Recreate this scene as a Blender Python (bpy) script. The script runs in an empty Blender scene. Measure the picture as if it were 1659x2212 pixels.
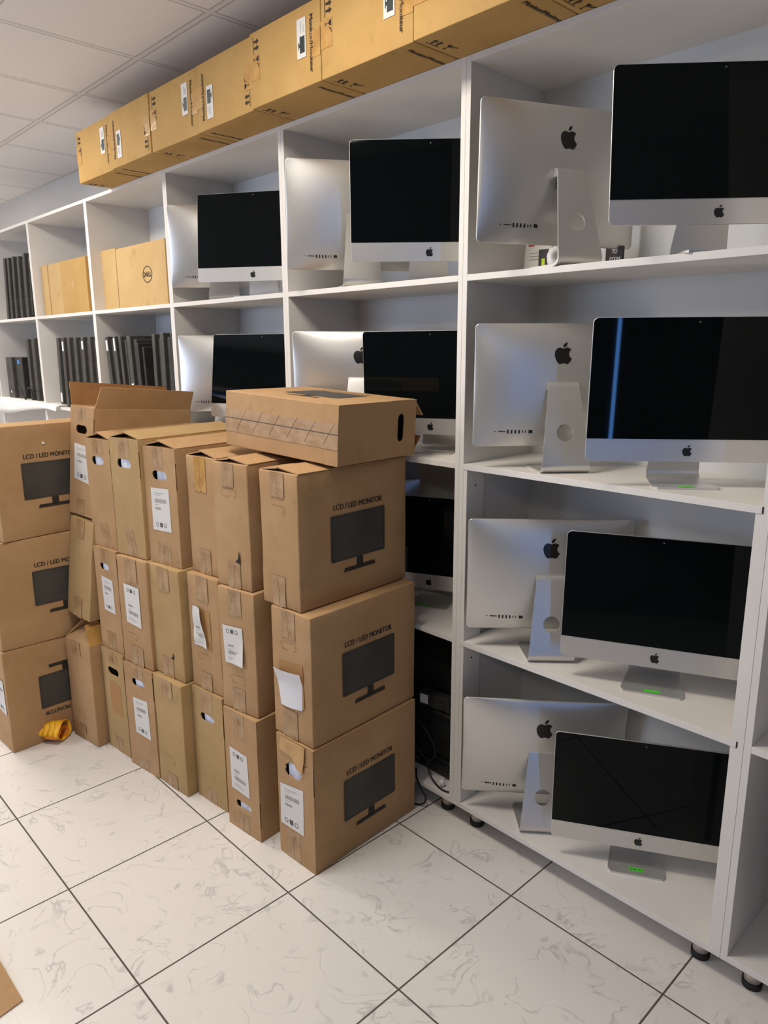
import bpy, bmesh, math, random
from mathutils import Vector, Matrix
C = bpy.context.scene.collection
scene = bpy.context.scene
rnd = random.Random(7)
cos, sin, PI = math.cos, math.sin, math.pi

# ------------------------------------------------------------------ camera
CAM = dict(f=1575.81, yaw=-0.81108, pitch=-0.21989, roll=-0.0042, loc=(1.54728, -1.80411, 1.6885))
cd = bpy.data.cameras.new('camera'); cam = bpy.data.objects.new('camera', cd); C.objects.link(cam)
cy_, sy_, cp_, sp_ = cos(CAM['yaw']), sin(CAM['yaw']), cos(CAM['pitch']), sin(CAM['pitch'])
fw = Vector((sy_*cp_, cy_*cp_, sp_)); ri = Vector((cy_, -sy_, 0)); up = ri.cross(fw)
c_, s_ = cos(CAM['roll']), sin(CAM['roll'])
r2 = ri*c_ + up*s_; u2 = up*c_ - ri*s_
M = Matrix((r2, u2, -fw)).transposed().to_4x4(); M.translation = Vector(CAM['loc'])
cam.matrix_world = M
cd.sensor_fit = 'HORIZONTAL'; cd.sensor_width = 36; cd.lens = CAM['f']/1659*36
cd.clip_start = .05; cd.clip_end = 60
scene.camera = cam
# ------------------------------------------------------------------ exposure
scene.view_settings.view_transform = 'Standard'; scene.view_settings.look = 'None'
scene.view_settings.gamma = 1; scene.view_settings.use_curve_mapping = False
scene.view_settings.exposure = 0.0
# ------------------------------------------------------------------ world: blue evening daylight outside the shop
w = bpy.data.worlds.new('world'); scene.world = w; w.use_nodes = True
w.node_tree.nodes['Background'].inputs[0].default_value = (0.10, 0.26, 0.85, 1)
w.node_tree.nodes['Background'].inputs[1].default_value = 1.6
# ------------------------------------------------------------------ lights
LAMP_W = 28.0
LAMP_CELLS = [(-4.99, -1.075), (-2.59, -1.075), (-.19, -1.075), (-4.99, -3.475), (-2.59, -3.475), (2.21, -3.475)]  # last cell is an added, dimmer panel that brightens the right-hand bays
ZC = 2.905
def area(name, loc, rot, sx, sy, power, col):
    l = bpy.data.lights.new(name, 'AREA'); l.shape = 'RECTANGLE'; l.size = sx; l.size_y = sy
    l.energy = power; l.color = col
    o = bpy.data.objects.new(name, l); o.location = loc; o.rotation_euler = rot; C.objects.link(o); return o
for i, (x, y) in enumerate(LAMP_CELLS):
    area('panel_light', (x, y, ZC-.012), (0, 0, 0), .54, .54, LAMP_W*(.45 if x > 2 else 1.05), (1.0, .925, .82))
# daylight coming in through the tall narrow glazed gap in the right wall
area('door_gap_daylight', (3.41, -2.465, 1.5), (0, PI/2, 0), 2.46, .035, 8, (.13, .38, 1.0))

# cool daylight through the wide shop window in the front wall, to the left behind the camera
area('shop_window_daylight', (-3.0, -4.86, 1.65), (PI/2, 0, 0), 3.1, 1.4, 55, (.78, .88, 1.0))

# ------------------------------------------------------------------ materials
def srgb(r, g, b):
    f = lambda v: (v/255/12.92 if v/255 <= .04045 else ((v/255+.055)/1.055)**2.4)
    return (f(r), f(g), f(b), 1)
def mat(name, col, rough=.5, metal=0., spec=.5, coat=0.):
    m = bpy.data.materials.new(name); m.use_nodes = True
    b = m.node_tree.nodes['Principled BSDF']
    b.inputs['Base Color'].default_value = col; b.inputs['Roughness'].default_value = rough
    b.inputs['Metallic'].default_value = metal; b.inputs['Specular IOR Level'].default_value = spec
    b.inputs['Coat Weight'].default_value = coat
    return m
def N(m, t): return m.node_tree.nodes.new(t)
def L(m, a, b): m.node_tree.links.new(a, b)
def noisy(m, c1, c2, scale=8, detail=4, bump=0, bscale=60, lo=.35, hi=.65, stretch=None):
    b = m.node_tree.nodes['Principled BSDF']
    tc = N(m, 'ShaderNodeTexCoord'); src = tc.outputs['Object']
    if stretch:
        mp = N(m, 'ShaderNodeMapping'); mp.inputs['Scale'].default_value = stretch; L(m, src, mp.inputs[0]); src = mp.outputs[0]
    n = N(m, 'ShaderNodeTexNoise'); n.inputs['Scale'].default_value = scale; n.inputs['Detail'].default_value = detail
    L(m, src, n.inputs['Vector'])
    cr = N(m, 'ShaderNodeValToRGB'); e = cr.color_ramp.elements
    e[0].position = lo; e[0].color = c1; e[1].position = hi; e[1].color = c2
    L(m, n.outputs['Fac'], cr.inputs[0]); L(m, cr.outputs[0], b.inputs['Base Color'])
    if bump:
        n2 = N(m, 'ShaderNodeTexNoise'); n2.inputs['Scale'].default_value = bscale; n2.inputs['Detail'].default_value = 3
        L(m, tc.outputs['Object'], n2.inputs['Vector'])
        bp = N(m, 'ShaderNodeBump'); bp.inputs['Strength'].default_value = bump; bp.inputs['Distance'].default_value = .002
        L(m, n2.outputs['Fac'], bp.inputs['Height']); L(m, bp.outputs[0], b.inputs['Normal'])
    return m
def cardboard(name, c1, c2):
    m = mat(name, c1, .75, spec=.25)
    b = m.node_tree.nodes['Principled BSDF']
    tc = N(m, 'ShaderNodeTexCoord'); oi = N(m, 'ShaderNodeObjectInfo')
    ad = N(m, 'ShaderNodeVectorMath'); ad.operation = 'ADD'
    L(m, tc.outputs['Object'], ad.inputs[0]); L(m, oi.outputs['Location'], ad.inputs[1])
    n = N(m, 'ShaderNodeTexNoise'); n.inputs['Scale'].default_value = 5; n.inputs['Detail'].default_value = 6; n.inputs['Roughness'].default_value = .65
    L(m, ad.outputs[0], n.inputs['Vector'])
    cr = N(m, 'ShaderNodeValToRGB'); e = cr.color_ramp.elements
    e[0].position = .3; e[0].color = c1; e[1].position = .7; e[1].color = c2
    L(m, n.outputs['Fac'], cr.inputs[0])
    # faint scuffs
    n3 = N(m, 'ShaderNodeTexNoise'); n3.inputs['Scale'].default_value = 14; n3.inputs['Detail'].default_value = 5
    L(m, ad.outputs[0], n3.inputs['Vector'])
    r3 = N(m, 'ShaderNodeValToRGB'); r3.color_ramp.elements[0].position = .62; r3.color_ramp.elements[0].color = (1, 1, 1, 1)
    r3.color_ramp.elements[1].position = .8; r3.color_ramp.elements[1].color = (.72, .7, .68, 1)
    L(m, n3.outputs['Fac'], r3.inputs[0])
    mx = N(m, 'ShaderNodeMix'); mx.data_type = 'RGBA'; mx.blend_type = 'MULTIPLY'; mx.inputs[0].default_value = .6
    L(m, cr.outputs[0], mx.inputs[6]); L(m, r3.outputs[0], mx.inputs[7])
    L(m, mx.outputs[2], b.inputs['Base Color'])
    # corrugation and paper bump
    wv = N(m, 'ShaderNodeTexWave'); wv.inputs['Scale'].default_value = 45; wv.bands_direction = 'DIAGONAL'
    mp = N(m, 'ShaderNodeMapping'); mp.inputs['Scale'].default_value = (1, 1, .0); L(m, tc.outputs['Object'], mp.inputs[0]); L(m, mp.outputs[0], wv.inputs['Vector'])
    n2 = N(m, 'ShaderNodeTexNoise'); n2.inputs['Scale'].default_value = 25; n2.inputs['Detail'].default_value = 6
    L(m, tc.outputs['Object'], n2.inputs['Vector'])
    a2 = N(m, 'ShaderNodeMath'); a2.operation = 'MULTIPLY_ADD'; a2.inputs[1].default_value = .12
    L(m, wv.outputs['Fac'], a2.inputs[0]); L(m, n2.outputs['Fac'], a2.inputs[2])
    bp = N(m, 'ShaderNodeBump'); bp.inputs['Strength'].default_value = .35; bp.inputs['Distance'].default_value = .003
    L(m, a2.outputs[0], bp.inputs['Height']); L(m, bp.outputs[0], b.inputs['Normal'])
    return m
M_CARD = cardboard('cardboard', srgb(168, 132, 92), srgb(184, 149, 109))
M_CARD2 = cardboard('cardboard_yellow', srgb(168, 138, 92), srgb(181, 151, 106))
M_CARDG = cardboard('cardboard_golden', srgb(178, 141, 82), srgb(190, 153, 94))
M_CARDP = cardboard('cardboard_smooth', srgb(190, 156, 104), srgb(200, 167, 116))
M_CARDIN = cardboard('cardboard_inner', srgb(150, 108, 66), srgb(166, 124, 80))
M_EDGE = mat('cardboard_edge', srgb(118, 82, 50), .9)
M_PATCH = mat('cardboard_torn', srgb(172, 128, 80), .85)
M_TAPE = noisy(mat('packing_tape', srgb(165, 128, 84), .38, spec=.45), srgb(156, 122, 82), srgb(176, 144, 106), 22, 5, .5, 45)
M_TAPE2 = noisy(mat('packing_tape_glossy', srgb(186, 142, 78), .15, spec=.7), srgb(176, 132, 70), srgb(196, 152, 88), 22, 5, .5, 45)
M_LAM = noisy(mat('white_laminate', srgb(226, 221, 214), .42, spec=.4), srgb(222, 217, 210), srgb(228, 224, 218), 3, 3)
M_BACK = mat('white_hardboard', srgb(220, 220, 218), .55)
M_GAP = mat('dark_gap', srgb(40, 30, 24), .9)
M_ALU = mat('aluminium', srgb(214, 212, 208), .36, metal=.75)
M_CHIN = mat('aluminium_front', srgb(222, 221, 220), .4, metal=.6)
M_GLASS = mat('screen_glass', (.0032, .0046, .0050, 1), .025, spec=.12)
M_LOGO = mat('black_logo', srgb(26, 25, 25), .3)
M_PORT = mat('port_black', srgb(28, 28, 28), .6)
M_HOLE = mat('socket_grey', srgb(120, 122, 124), .5)
M_INK = mat('printed_ink', srgb(48, 34, 28), .8)
M_INKG = noisy(mat('printed_grey', srgb(62, 58, 54), .7), srgb(58, 54, 50), srgb(72, 68, 60), 6, 3)
M_INKD = mat('printed_dark', srgb(44, 38, 32), .8)
M_PAPER = mat('label_paper', srgb(214, 210, 204), .6)
M_PAPERB = mat('label_backing', srgb(222, 220, 222), .35)
M_BAR = mat('label_print', srgb(158, 153, 147), .7)
M_BARD = mat('label_print_dark', srgb(84, 82, 80), .7)
M_PHOTO = mat('label_picture', srgb(38, 48, 48), .5)
M_FOAM = noisy(mat('packing_foam', srgb(205, 210, 218), .5), srgb(176, 184, 202), srgb(228, 232, 240), 30, 4, .6, 60)
M_STYRO = noisy(mat('styrofoam', srgb(238, 234, 228), .8), srgb(226, 222, 216), srgb(244, 240, 236), 60, 4, .8, 150)
M_BLK = noisy(mat('black_plastic', srgb(44, 42, 40), .45), srgb(40, 38, 36), srgb(52, 50, 46), 20, 3)
M_BLKD = mat('deep_black_plastic', srgb(22, 23, 24), .5)
M_BLKG = mat('black_gloss', srgb(16, 17, 18), .15)
M_GRYP = noisy(mat('charcoal_plastic', srgb(66, 63, 58), .5), srgb(60, 57, 52), srgb(72, 69, 64), 20, 3)
M_DK = mat('recess_shade', srgb(20, 18, 17), .9)  # near-black that paints shade inside cartons and under raised flaps
M_GREEN = mat('green_paper', srgb(80, 214, 50), .6)
M_GREENINK = mat('green_ink', srgb(14, 84, 18), .7)
M_YEL = noisy(mat('orange_strap', srgb(253, 186, 28), .4), srgb(250, 178, 20), srgb(255, 196, 44), 30, 3)
M_YELIN = mat('orange_strap_shaded', srgb(226, 138, 22), .5)  # darker copy of the strap orange, shade inside the coil put into colour
M_STEEL = mat('brushed_steel', srgb(205, 192, 178), .4, metal=.25)
M_RUB = mat('black_rubber', srgb(24, 23, 22), .6)
M_CABLE = mat('black_cable', srgb(20, 20, 20), .35)
M_WHITE = mat('white_plastic', srgb(232, 232, 230), .4)
M_RED = mat('red_print', srgb(206, 70, 44), .6)
M_LIME = mat('lime_print', srgb(190, 215, 40), .6)
M_BLUE = mat('blue_sticker', srgb(70, 130, 190), .4)
M_WALL = noisy(mat('wall_paint', srgb(214, 210, 204), .7), srgb(210, 206, 200), srgb(218, 214, 208), 2, 3)
M_DWALL = mat('shop_wall_grey', srgb(128, 126, 122), .7)

def floor_mat():
    m = mat('marble_tiles', srgb(228, 224, 218), .16, spec=.5)
    b = m.node_tree.nodes['Principled BSDF']
    tc = N(m, 'ShaderNodeTexCoord')
    sc = N(m, 'ShaderNodeVectorMath'); sc.operation = 'SUBTRACT'; sc.inputs[1].default_value = (-1.1192, -1.1487, 0)
    L(m, tc.outputs['Object'], sc.inputs[0])
    dv = N(m, 'ShaderNodeVectorMath'); dv.operation = 'SCALE'; dv.inputs[3].default_value = 2.0
    L(m, sc.outputs[0], dv.inputs[0])
    fl = N(m, 'ShaderNodeVectorMath'); fl.operation = 'FLOOR'; L(m, dv.outputs[0], fl.inputs[0])
    fr = N(m, 'ShaderNodeVectorMath'); fr.operation = 'FRACTION'; L(m, dv.outputs[0], fr.inputs[0])
    # distance to the nearest joint
    hb = N(m, 'ShaderNodeVectorMath'); hb.operation = 'SUBTRACT'; hb.inputs[1].default_value = (.5, .5, .5); L(m, fr.outputs[0], hb.inputs[0])
    ab = N(m, 'ShaderNodeVectorMath'); ab.operation = 'ABSOLUTE'; L(m, hb.outputs[0], ab.inputs[0])
    sp = N(m, 'ShaderNodeSeparateXYZ'); L(m, ab.outputs[0], sp.inputs[0])
    mxm = N(m, 'ShaderNodeMath'); mxm.operation = 'MAXIMUM'; L(m, sp.outputs[0], mxm.inputs[0]); L(m, sp.outputs[1], mxm.inputs[1])
    gr = N(m, 'ShaderNodeMapRange'); gr.inputs[1].default_value = .4935; gr.inputs[2].default_value = .4965; L(m, mxm.outputs[0], gr.inputs[0])
    # veins, shifted per tile
    wn = N(m, 'ShaderNodeTexWhiteNoise'); wn.noise_dimensions = '3D'; L(m, fl.outputs[0], wn.inputs['Vector'])
    s7 = N(m, 'ShaderNodeVectorMath'); s7.operation = 'SCALE'; s7.inputs[3].default_value = 30; L(m, wn.outputs['Color'], s7.inputs[0])
    ad = N(m, 'ShaderNodeVectorMath'); ad.operation = 'ADD'; L(m, fr.outputs[0], ad.inputs[0]); L(m, s7.outputs[0], ad.inputs[1])
    n0 = N(m, 'ShaderNodeTexNoise'); n0.inputs['Scale'].default_value = 3.4; n0.inputs['Detail'].default_value = 3; n0.inputs['Roughness'].default_value = .5
    n0.inputs['Distortion'].default_value = 1.2
    L(m, ad.outputs[0], n0.inputs['Vector'])
    d1 = N(m, 'ShaderNodeMath'); d1.operation = 'SUBTRACT'; d1.inputs[1].default_value = .5; L(m, n0.outputs['Fac'], d1.inputs[0])
    d2 = N(m, 'ShaderNodeMath'); d2.operation = 'ABSOLUTE'; L(m, d1.outputs[0], d2.inputs[0])
    vr = N(m, 'ShaderNodeMapRange'); vr.inputs[1].default_value = 0; vr.inputs[2].default_value = .022; vr.inputs[3].default_value = 1; vr.inputs[4].default_value = 0
    L(m, d2.outputs[0], vr.inputs[0])
    n1 = N(m, 'ShaderNodeTexNoise'); n1.inputs['Scale'].default_value = 5; n1.inputs['Detail'].default_value = 2
    L(m, ad.outputs[0], n1.inputs['Vector'])
    v1 = N(m, 'ShaderNodeMapRange'); v1.inputs[1].default_value = .40; v1.inputs[2].default_value = .60; v1.inputs[3].default_value = .0; v1.inputs[4].default_value = .6; L(m, n1.outputs['Fac'], v1.inputs[0])
    mm = N(m, 'ShaderNodeMath'); mm.operation = 'MULTIPLY'; L(m, vr.outputs[0], mm.inputs[0]); L(m, v1.outputs[0], mm.inputs[1])
    c1 = N(m, 'ShaderNodeMix'); c1.data_type = 'RGBA'; c1.inputs[6].default_value = srgb(226, 221, 215); c1.inputs[7].default_value = srgb(172, 170, 168)
    L(m, mm.outputs[0], c1.inputs[0])
    c2 = N(m, 'ShaderNodeMix'); c2.data_type = 'RGBA'; c2.inputs[7].default_value = srgb(84, 76, 68)
    L(m, gr.outputs[0], c2.inputs[0]); L(m, c1.outputs[2], c2.inputs[6]); L(m, c2.outputs[2], b.inputs['Base Color'])
    rr = N(m, 'ShaderNodeMapRange'); rr.inputs[3].default_value = .2; rr.inputs[4].default_value = .9; L(m, gr.outputs[0], rr.inputs[0]); L(m, rr.outputs[0], b.inputs['Roughness'])
    bp = N(m, 'ShaderNodeBump'); bp.inputs['Strength'].default_value = .6; bp.inputs['Distance'].default_value = .002; bp.invert = True
    L(m, gr.outputs[0], bp.inputs['Height']); L(m, bp.outputs[0], b.inputs['Normal'])
    return m
def ceil_mat():
    m = mat('ceiling_tiles', srgb(234, 229, 225), .8, spec=.2)
    b = m.node_tree.nodes['Principled BSDF']
    tc = N(m, 'ShaderNodeTexCoord')
    sc = N(m, 'ShaderNodeVectorMath'); sc.operation = 'SUBTRACT'; sc.inputs[1].default_value = (-1.69, -.175, 0); L(m, tc.outputs['Object'], sc.inputs[0])
    dv = N(m, 'ShaderNodeVectorMath'); dv.operation = 'SCALE'; dv.inputs[3].default_value = 1/.6; L(m, sc.outputs[0], dv.inputs[0])
    fr = N(m, 'ShaderNodeVectorMath'); fr.operation = 'FRACTION'; L(m, dv.outputs[0], fr.inputs[0])
    hb = N(m, 'ShaderNodeVectorMath'); hb.operation = 'SUBTRACT'; hb.inputs[1].default_value = (.5, .5, .5); L(m, fr.outputs[0], hb.inputs[0])
    ab = N(m, 'ShaderNodeVectorMath'); ab.operation = 'ABSOLUTE'; L(m, hb.outputs[0], ab.inputs[0])
    sp = N(m, 'ShaderNodeSeparateXYZ'); L(m, ab.outputs[0], sp.inputs[0])
    mxm = N(m, 'ShaderNodeMath'); mxm.operation = 'MAXIMUM'; L(m, sp.outputs[0], mxm.inputs[0]); L(m, sp.outputs[1], mxm.inputs[1])
    # T-bar: slightly lighter band with a dark hairline at its rim
    cr = N(m, 'ShaderNodeValToRGB'); e = cr.color_ramp.elements; cr.color_ramp.interpolation = 'LINEAR'
    e[0].position = 0; e[0].color = srgb(234, 229, 225); e[1].position = 1; e[1].color = srgb(228, 224, 220)
    for p, c in ((.470, srgb(234, 229, 225)), (.475, srgb(172, 167, 163)), (.479, srgb(172, 167, 163)), (.484, srgb(226, 222, 218))):
        q = e.new(p); q.color = c
    L(m, mxm.outputs[0], cr.inputs[0])
    n = N(m, 'ShaderNodeTexNoise'); n.inputs['Scale'].default_value = 90; n.inputs['Detail'].default_value = 3; L(m, tc.outputs['Object'], n.inputs['Vector'])
    bp = N(m, 'ShaderNodeBump'); bp.inputs['Strength'].default_value = .3; bp.inputs['Distance'].default_value = .002
    L(m, n.outputs['Fac'], bp.inputs['Height']); L(m, bp.outputs[0], b.inputs['Normal'])
    L(m, cr.outputs[0], b.inputs['Base Color'])
    return m

# ------------------------------------------------------------------ helpers
def link(name, me, m, parent=None, smooth=False):
    o = bpy.data.objects.new(name, me); C.objects.link(o)
    if m is not None and not me.materials: me.materials.append(m)
    if parent: o.parent = parent
    if smooth:
        for p in me.polygons: p.use_smooth = True
    return o
def fin(bm, name):
    bmesh.ops.recalc_face_normals(bm, faces=bm.faces[:])
    me = bpy.data.meshes.new(name); bm.to_mesh(me); bm.free(); return me
def addbox(bm, x0, x1, y0, y1, z0, z1, bev=0):
    g = bmesh.ops.create_cube(bm, size=1)['verts']
    for v in g:
        v.co = Vector((x0+(v.co.x+.5)*(x1-x0), y0+(v.co.y+.5)*(y1-y0), z0+(v.co.z+.5)*(z1-z0)))
    if bev:
        es = list({e for v in g for e in v.link_edges})
        bmesh.ops.bevel(bm, geom=es, offset=bev, segments=2, affect='EDGES', profile=.5)
def boxobj(name, b, m, parent=None, bev=0):
    bm = bmesh.new(); addbox(bm, *b, bev=bev); return link(name, fin(bm, name), m, parent)
def tag(o, label, cat, group=None, kind=None):
    o['label'] = label; o['category'] = cat
    if group: o['group'] = group
    if kind: o['kind'] = kind
    return o
def thing(name, loc, rz=0, label=None, cat=None, group=None, rot=None):
    o = bpy.data.objects.new(name, None); o.empty_display_size = .05; C.objects.link(o)
    o.location = loc; o.rotation_euler = rot if rot else (0, 0, rz)
    if label: tag(o, label, cat, group)
    return o
def struct(o): o['kind'] = 'structure'; return o
def polymesh(name, loops, depth, bm=None, mtx=None):
    """flat polygon(s) in local XY extruded by depth along -Z; loops = list of point lists"""
    own = bm is None
    if own: bm = bmesh.new()
    for pts in loops:
        vs = [bm.verts.new((x, y, 0)) for x, y in pts]
        f = bm.faces.new(vs)
        bm.normal_update()
        if f.normal.z < 0: f.normal_flip()
        if depth:
            r = bmesh.ops.extrude_face_region(bm, geom=[f])
            ev = [g for g in r['geom'] if isinstance(g, bmesh.types.BMVert)]
            for v in ev: v.co.z -= depth
    if mtx is not None: bm.transform(mtx)
    if own: return fin(bm, name)
def frame(origin, right, upv):
    """matrix whose XY plane is the surface: X=right, Y=up, Z=out"""
    r = Vector(right).normalized(); u = Vector(upv).normalized(); n = r.cross(u)
    m = Matrix((r, u, n)).transposed().to_4x4(); m.translation = Vector(origin); return m
TXT = {}
def text_mesh(s, size=1., ext=0.):
    cu = bpy.data.curves.new('t', 'FONT'); cu.body = s; cu.size = 1; cu.align_x = 'CENTER'; cu.extrude = 0; cu.offset = 0
    cu.resolution_u = 4
    o = bpy.data.objects.new('t', cu); C.objects.link(o)
    dg = bpy.context.evaluated_depsgraph_get(); dg.update()
    me = bpy.data.meshes.new_from_object(o.evaluated_get(dg))
    bpy.data.objects.remove(o); bpy.data.curves.remove(cu)
    return me
def text_on(name, s, width, capH, mtx, m, parent, bold=.0006):
    """lettering fitted to width x cap height, baseline-centre at the matrix origin"""
    key = s
    if key not in TXT:
        me = text_mesh(s); xs = [v.co.x for v in me.vertices]
        cap = [v.co.y for v in me.vertices]
        TXT[key] = ([(v.co.x, v.co.y) for v in me.vertices], [tuple(p.vertices) for p in me.polygons], min(xs), max(xs), 0.0, .72)
        bpy.data.meshes.remove(me)
    vs, fs, x0, x1, y0, ch = TXT[key]
    me = bpy.data.meshes.new(name)
    V_, F_ = [], []
    for k, dx in enumerate((-bold, 0, bold)):
        F_ += [tuple(i+len(V_) for i in f) for f in fs]
        V_ += [tuple(mtx @ Vector((((x-x0)/(x1-x0)-.5)*width+dx, y/ch*capH, k*.00008))) for x, y in vs]
    me.from_pydata(V_, [], F_)
    me.update()
    return link(name, me, m, parent)
def tube(name, pts, r, m, parent=None, res=6):
    cu = bpy.data.curves.new(name, 'CURVE'); cu.dimensions = '3D'; cu.bevel_depth = r; cu.bevel_resolution = 2; cu.resolution_u = res
    sp = cu.splines.new('BEZIER'); sp.bezier_points.add(len(pts)-1)
    for b, p in zip(sp.bezier_points, pts):
        b.co = p; b.handle_left_type = b.handle_right_type = 'AUTO'
    o = bpy.data.objects.new(name+'_c', cu); C.objects.link(o)
    dg = bpy.context.evaluated_depsgraph_get(); dg.update()
    me = bpy.data.meshes.new_from_object(o.evaluated_get(dg)); me.name = name
    bpy.data.objects.remove(o); bpy.data.curves.remove(cu)
    me.materials.clear()
    return link(name, me, m, parent, smooth=True)
def copy_tree(o, parent=None):
    c = o.copy(); C.objects.link(c); c.parent = parent
    for ch in [k for k in o.children]: copy_tree(ch, c)
    return c

# ------------------------------------------------------------------ room
RX0, RX1, RY0, RY1 = -7.5, 3.4, -4.9, .43
struct(boxobj('floor', (RX0, RX1, RY0, RY1, -.05, 0), floor_mat()))
struct(boxobj('ceiling', (RX0, RX1, RY0, RY1, ZC, ZC+.05), ceil_mat()))
struct(boxobj('wall_back', (RX0, RX1, RY1, RY1+.1, 0, ZC), M_WALL))
struct(boxobj('wall_left', (RX0-.1, RX0, RY0, RY1, 0, ZC), M_WALL))
M_DWALL2 = mat('shop_wall_dark', srgb(74, 72, 70), .7)  # walls toned dark as if unlit, to cut bounce onto the carton sides
def holed_wall(name, axis, c0, c1, a0, a1, hole, m):
    bm = bmesh.new(); h0, h1, z0, z1 = hole
    for (p0, p1, q0, q1) in ((a0, h0, 0, ZC), (h1, a1, 0, ZC), (h0, h1, 0, z0), (h0, h1, z1, ZC)):
        if axis == 'x': addbox(bm, c0, c1, p0, p1, q0, q1)
        else: addbox(bm, p0, p1, c0, c1, q0, q1)
    return struct(link(name, fin(bm, name), m))
holed_wall('wall_right', 'x', RX1, RX1+.1, RY0, RY1, (-2.50, -2.43, .25, 2.75), M_DWALL2)
holed_wall('wall_front', 'y', RY0-.1, RY0, RX0, RX1, (-4.6, -1.4, .9, 2.4), M_DWALL2)
bm = bmesh.new()
for b in ((-4.65, -4.6), (-3.03, -2.97), (-1.4, -1.35)): addbox(bm, b[0], b[1], RY0-.08, RY0+.02, .85, 2.45)
for b in ((.85, .9), (2.4, 2.45)): addbox(bm, -4.65, -1.35, RY0-.08, RY0+.02, b[0], b[1])
struct(link('window_2', fin(bm, 'window_2'), M_WHITE))
bm = bmesh.new()
for b in ((-2.53, -2.50), (-2.43, -2.40)): addbox(bm, RX1-.01, RX1+.06, b[0], b[1], .22, 2.78)
for b in ((.22, .25), (2.75, 2.78)): addbox(bm, RX1-.01, RX1+.06, -2.53, -2.40, b[0], b[1])
struct(link('window_1', fin(bm, 'window_1'), M_BLK))
M_DIFF = bpy.data.materials.new('lamp_diffuser'); M_DIFF.use_nodes = True
b_ = M_DIFF.node_tree.nodes['Principled BSDF']; b_.inputs['Emission Color'].default_value = (1, .94, .85, 1); b_.inputs['Emission Strength'].default_value = 3
for (x, y) in LAMP_CELLS:  # also builds a fixture for the added panel at the right
    t = thing('ceiling_light', (x, y, ZC), 0, 'square recessed ceiling light panel in the tile grid', 'ceiling light', 'ceiling light panels')
    bm = bmesh.new()
    for b in ((-.3, -.275, -.3, .3), (.275, .3, -.3, .3), (-.275, .275, -.3, -.275), (-.275, .275, .275, .3)): addbox(bm, b[0], b[1], b[2], b[3], -.012, 0)
    link('light_frame', fin(bm, 'light_frame'), M_WHITE, t)
    boxobj('diffuser', (-.275, .275, -.275, .275, -.006, 0), M_DIFF, t)

# ------------------------------------------------------------------ shelf cabinets
ZT, Z1, Z2, Z3, ZB, DEP = 2.501, 1.911, 1.323, .713, .090, .375
TH = .018
def leg(parent, x, y):
    bm = bmesh.new(); bmesh.ops.create_cone(bm, cap_ends=True, segments=24, radius1=.022, radius2=.022, depth=.056)
    bmesh.ops.translate(bm, verts=bm.verts, vec=(x, y, .044))
    o = link('leg', fin(bm, 'leg'), M_STEEL, parent)
    for p in o.data.polygons: p.use_smooth = len(p.vertices) == 4
    bm = bmesh.new(); bmesh.ops.create_cone(bm, cap_ends=True, segments=24, radius1=.0255, radius2=.0260, depth=.018)
    bmesh.ops.translate(bm, verts=bm.verts, vec=(x, y, .009))
    f = link('rubber_foot', fin(bm, 'rubber_foot'), M_RUB, o)
    for p in f.data.polygons: p.use_smooth = len(p.vertices) == 4
def cabinet(x0, x1, label, stiles=False, skip_low=False):
    t = thing('shelf_cabinet', (x0, 0, 0), 0, label, 'shelf cabinet', 'white open shelf cabinets along the wall')
    W = x1-x0-.0006
    P = lambda n, b, m=M_LAM, bev=.0008: boxobj(n, b, m, t, bev)
    P('side_panel', (0, TH, 0, DEP, .072, ZT+TH)); P('side_panel', (W-TH, W, 0, DEP, .072, ZT+TH))
    P('top_panel', (TH, W-TH, 0, DEP, ZT, ZT+TH)); P('bottom_panel', (TH, W-TH, 0, DEP, .072, ZB))
    for z in (Z1, Z2, Z3): P('shelf_board', (TH, W-TH, .0 if not stiles or z == Z1 else -.001, DEP-.004, z-.019, z))
    P('back_panel', (TH*.5, W-TH*.5, DEP-.003, DEP, .08, ZT+.01), M_BACK)
    if stiles:
        for (a, b) in ((ZB, Z3-.019), (Z3, Z2-.019)):
            P('front_stile', (TH, TH+.015, .001, .09, a, b)); P('front_stile', (W-TH-.015, W-TH, .001, .09, a, b))
            for zz in (a+.08, b-.055):
                bm = bmesh.new(); bmesh.ops.create_cone(bm, cap_ends=True, segments=12, radius1=.0035, radius2=.0035, depth=.001)
                bm.transform(Matrix.Translation((TH+.0155, .045, zz)) @ Matrix.Rotation(PI/2, 4, 'Y'))
                link('screw_hole', fin(bm, 'screw_hole'), M_GAP, t)
        for z in (Z2, Z3): P('edge_gap', (W-TH-.0005, W-TH+.0025, -.0015, .0005, z-.018, z-.001), M_GAP, 0)
    for x in (.07, W-.07):
        for y in (.055, DEP-.06): leg(t, x, y)
    return t
cabinet(.963, 1.90, 'white open shelf cabinet cut off by the right edge, right of the widest bay')
cabinet(.006, .963, 'white open shelf cabinet with four rows of all-in-one computers at the right', stiles=True)
cabinet(-.917, .006, 'white open shelf cabinet partly hidden behind the nearest tall box stack')
cabinet(-1.855, -.917, 'white open shelf cabinet behind the raised carton, third from the right')
cabinet(-2.79, -1.855, 'white open shelf cabinet holding the carton with a round printed logo')
cabinet(-3.74, -2.79, 'white open shelf cabinet holding three plain tan cartons in its top row')
cabinet(-4.69, -3.74, 'white open shelf cabinet farthest left with black equipment in both rows')

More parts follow.
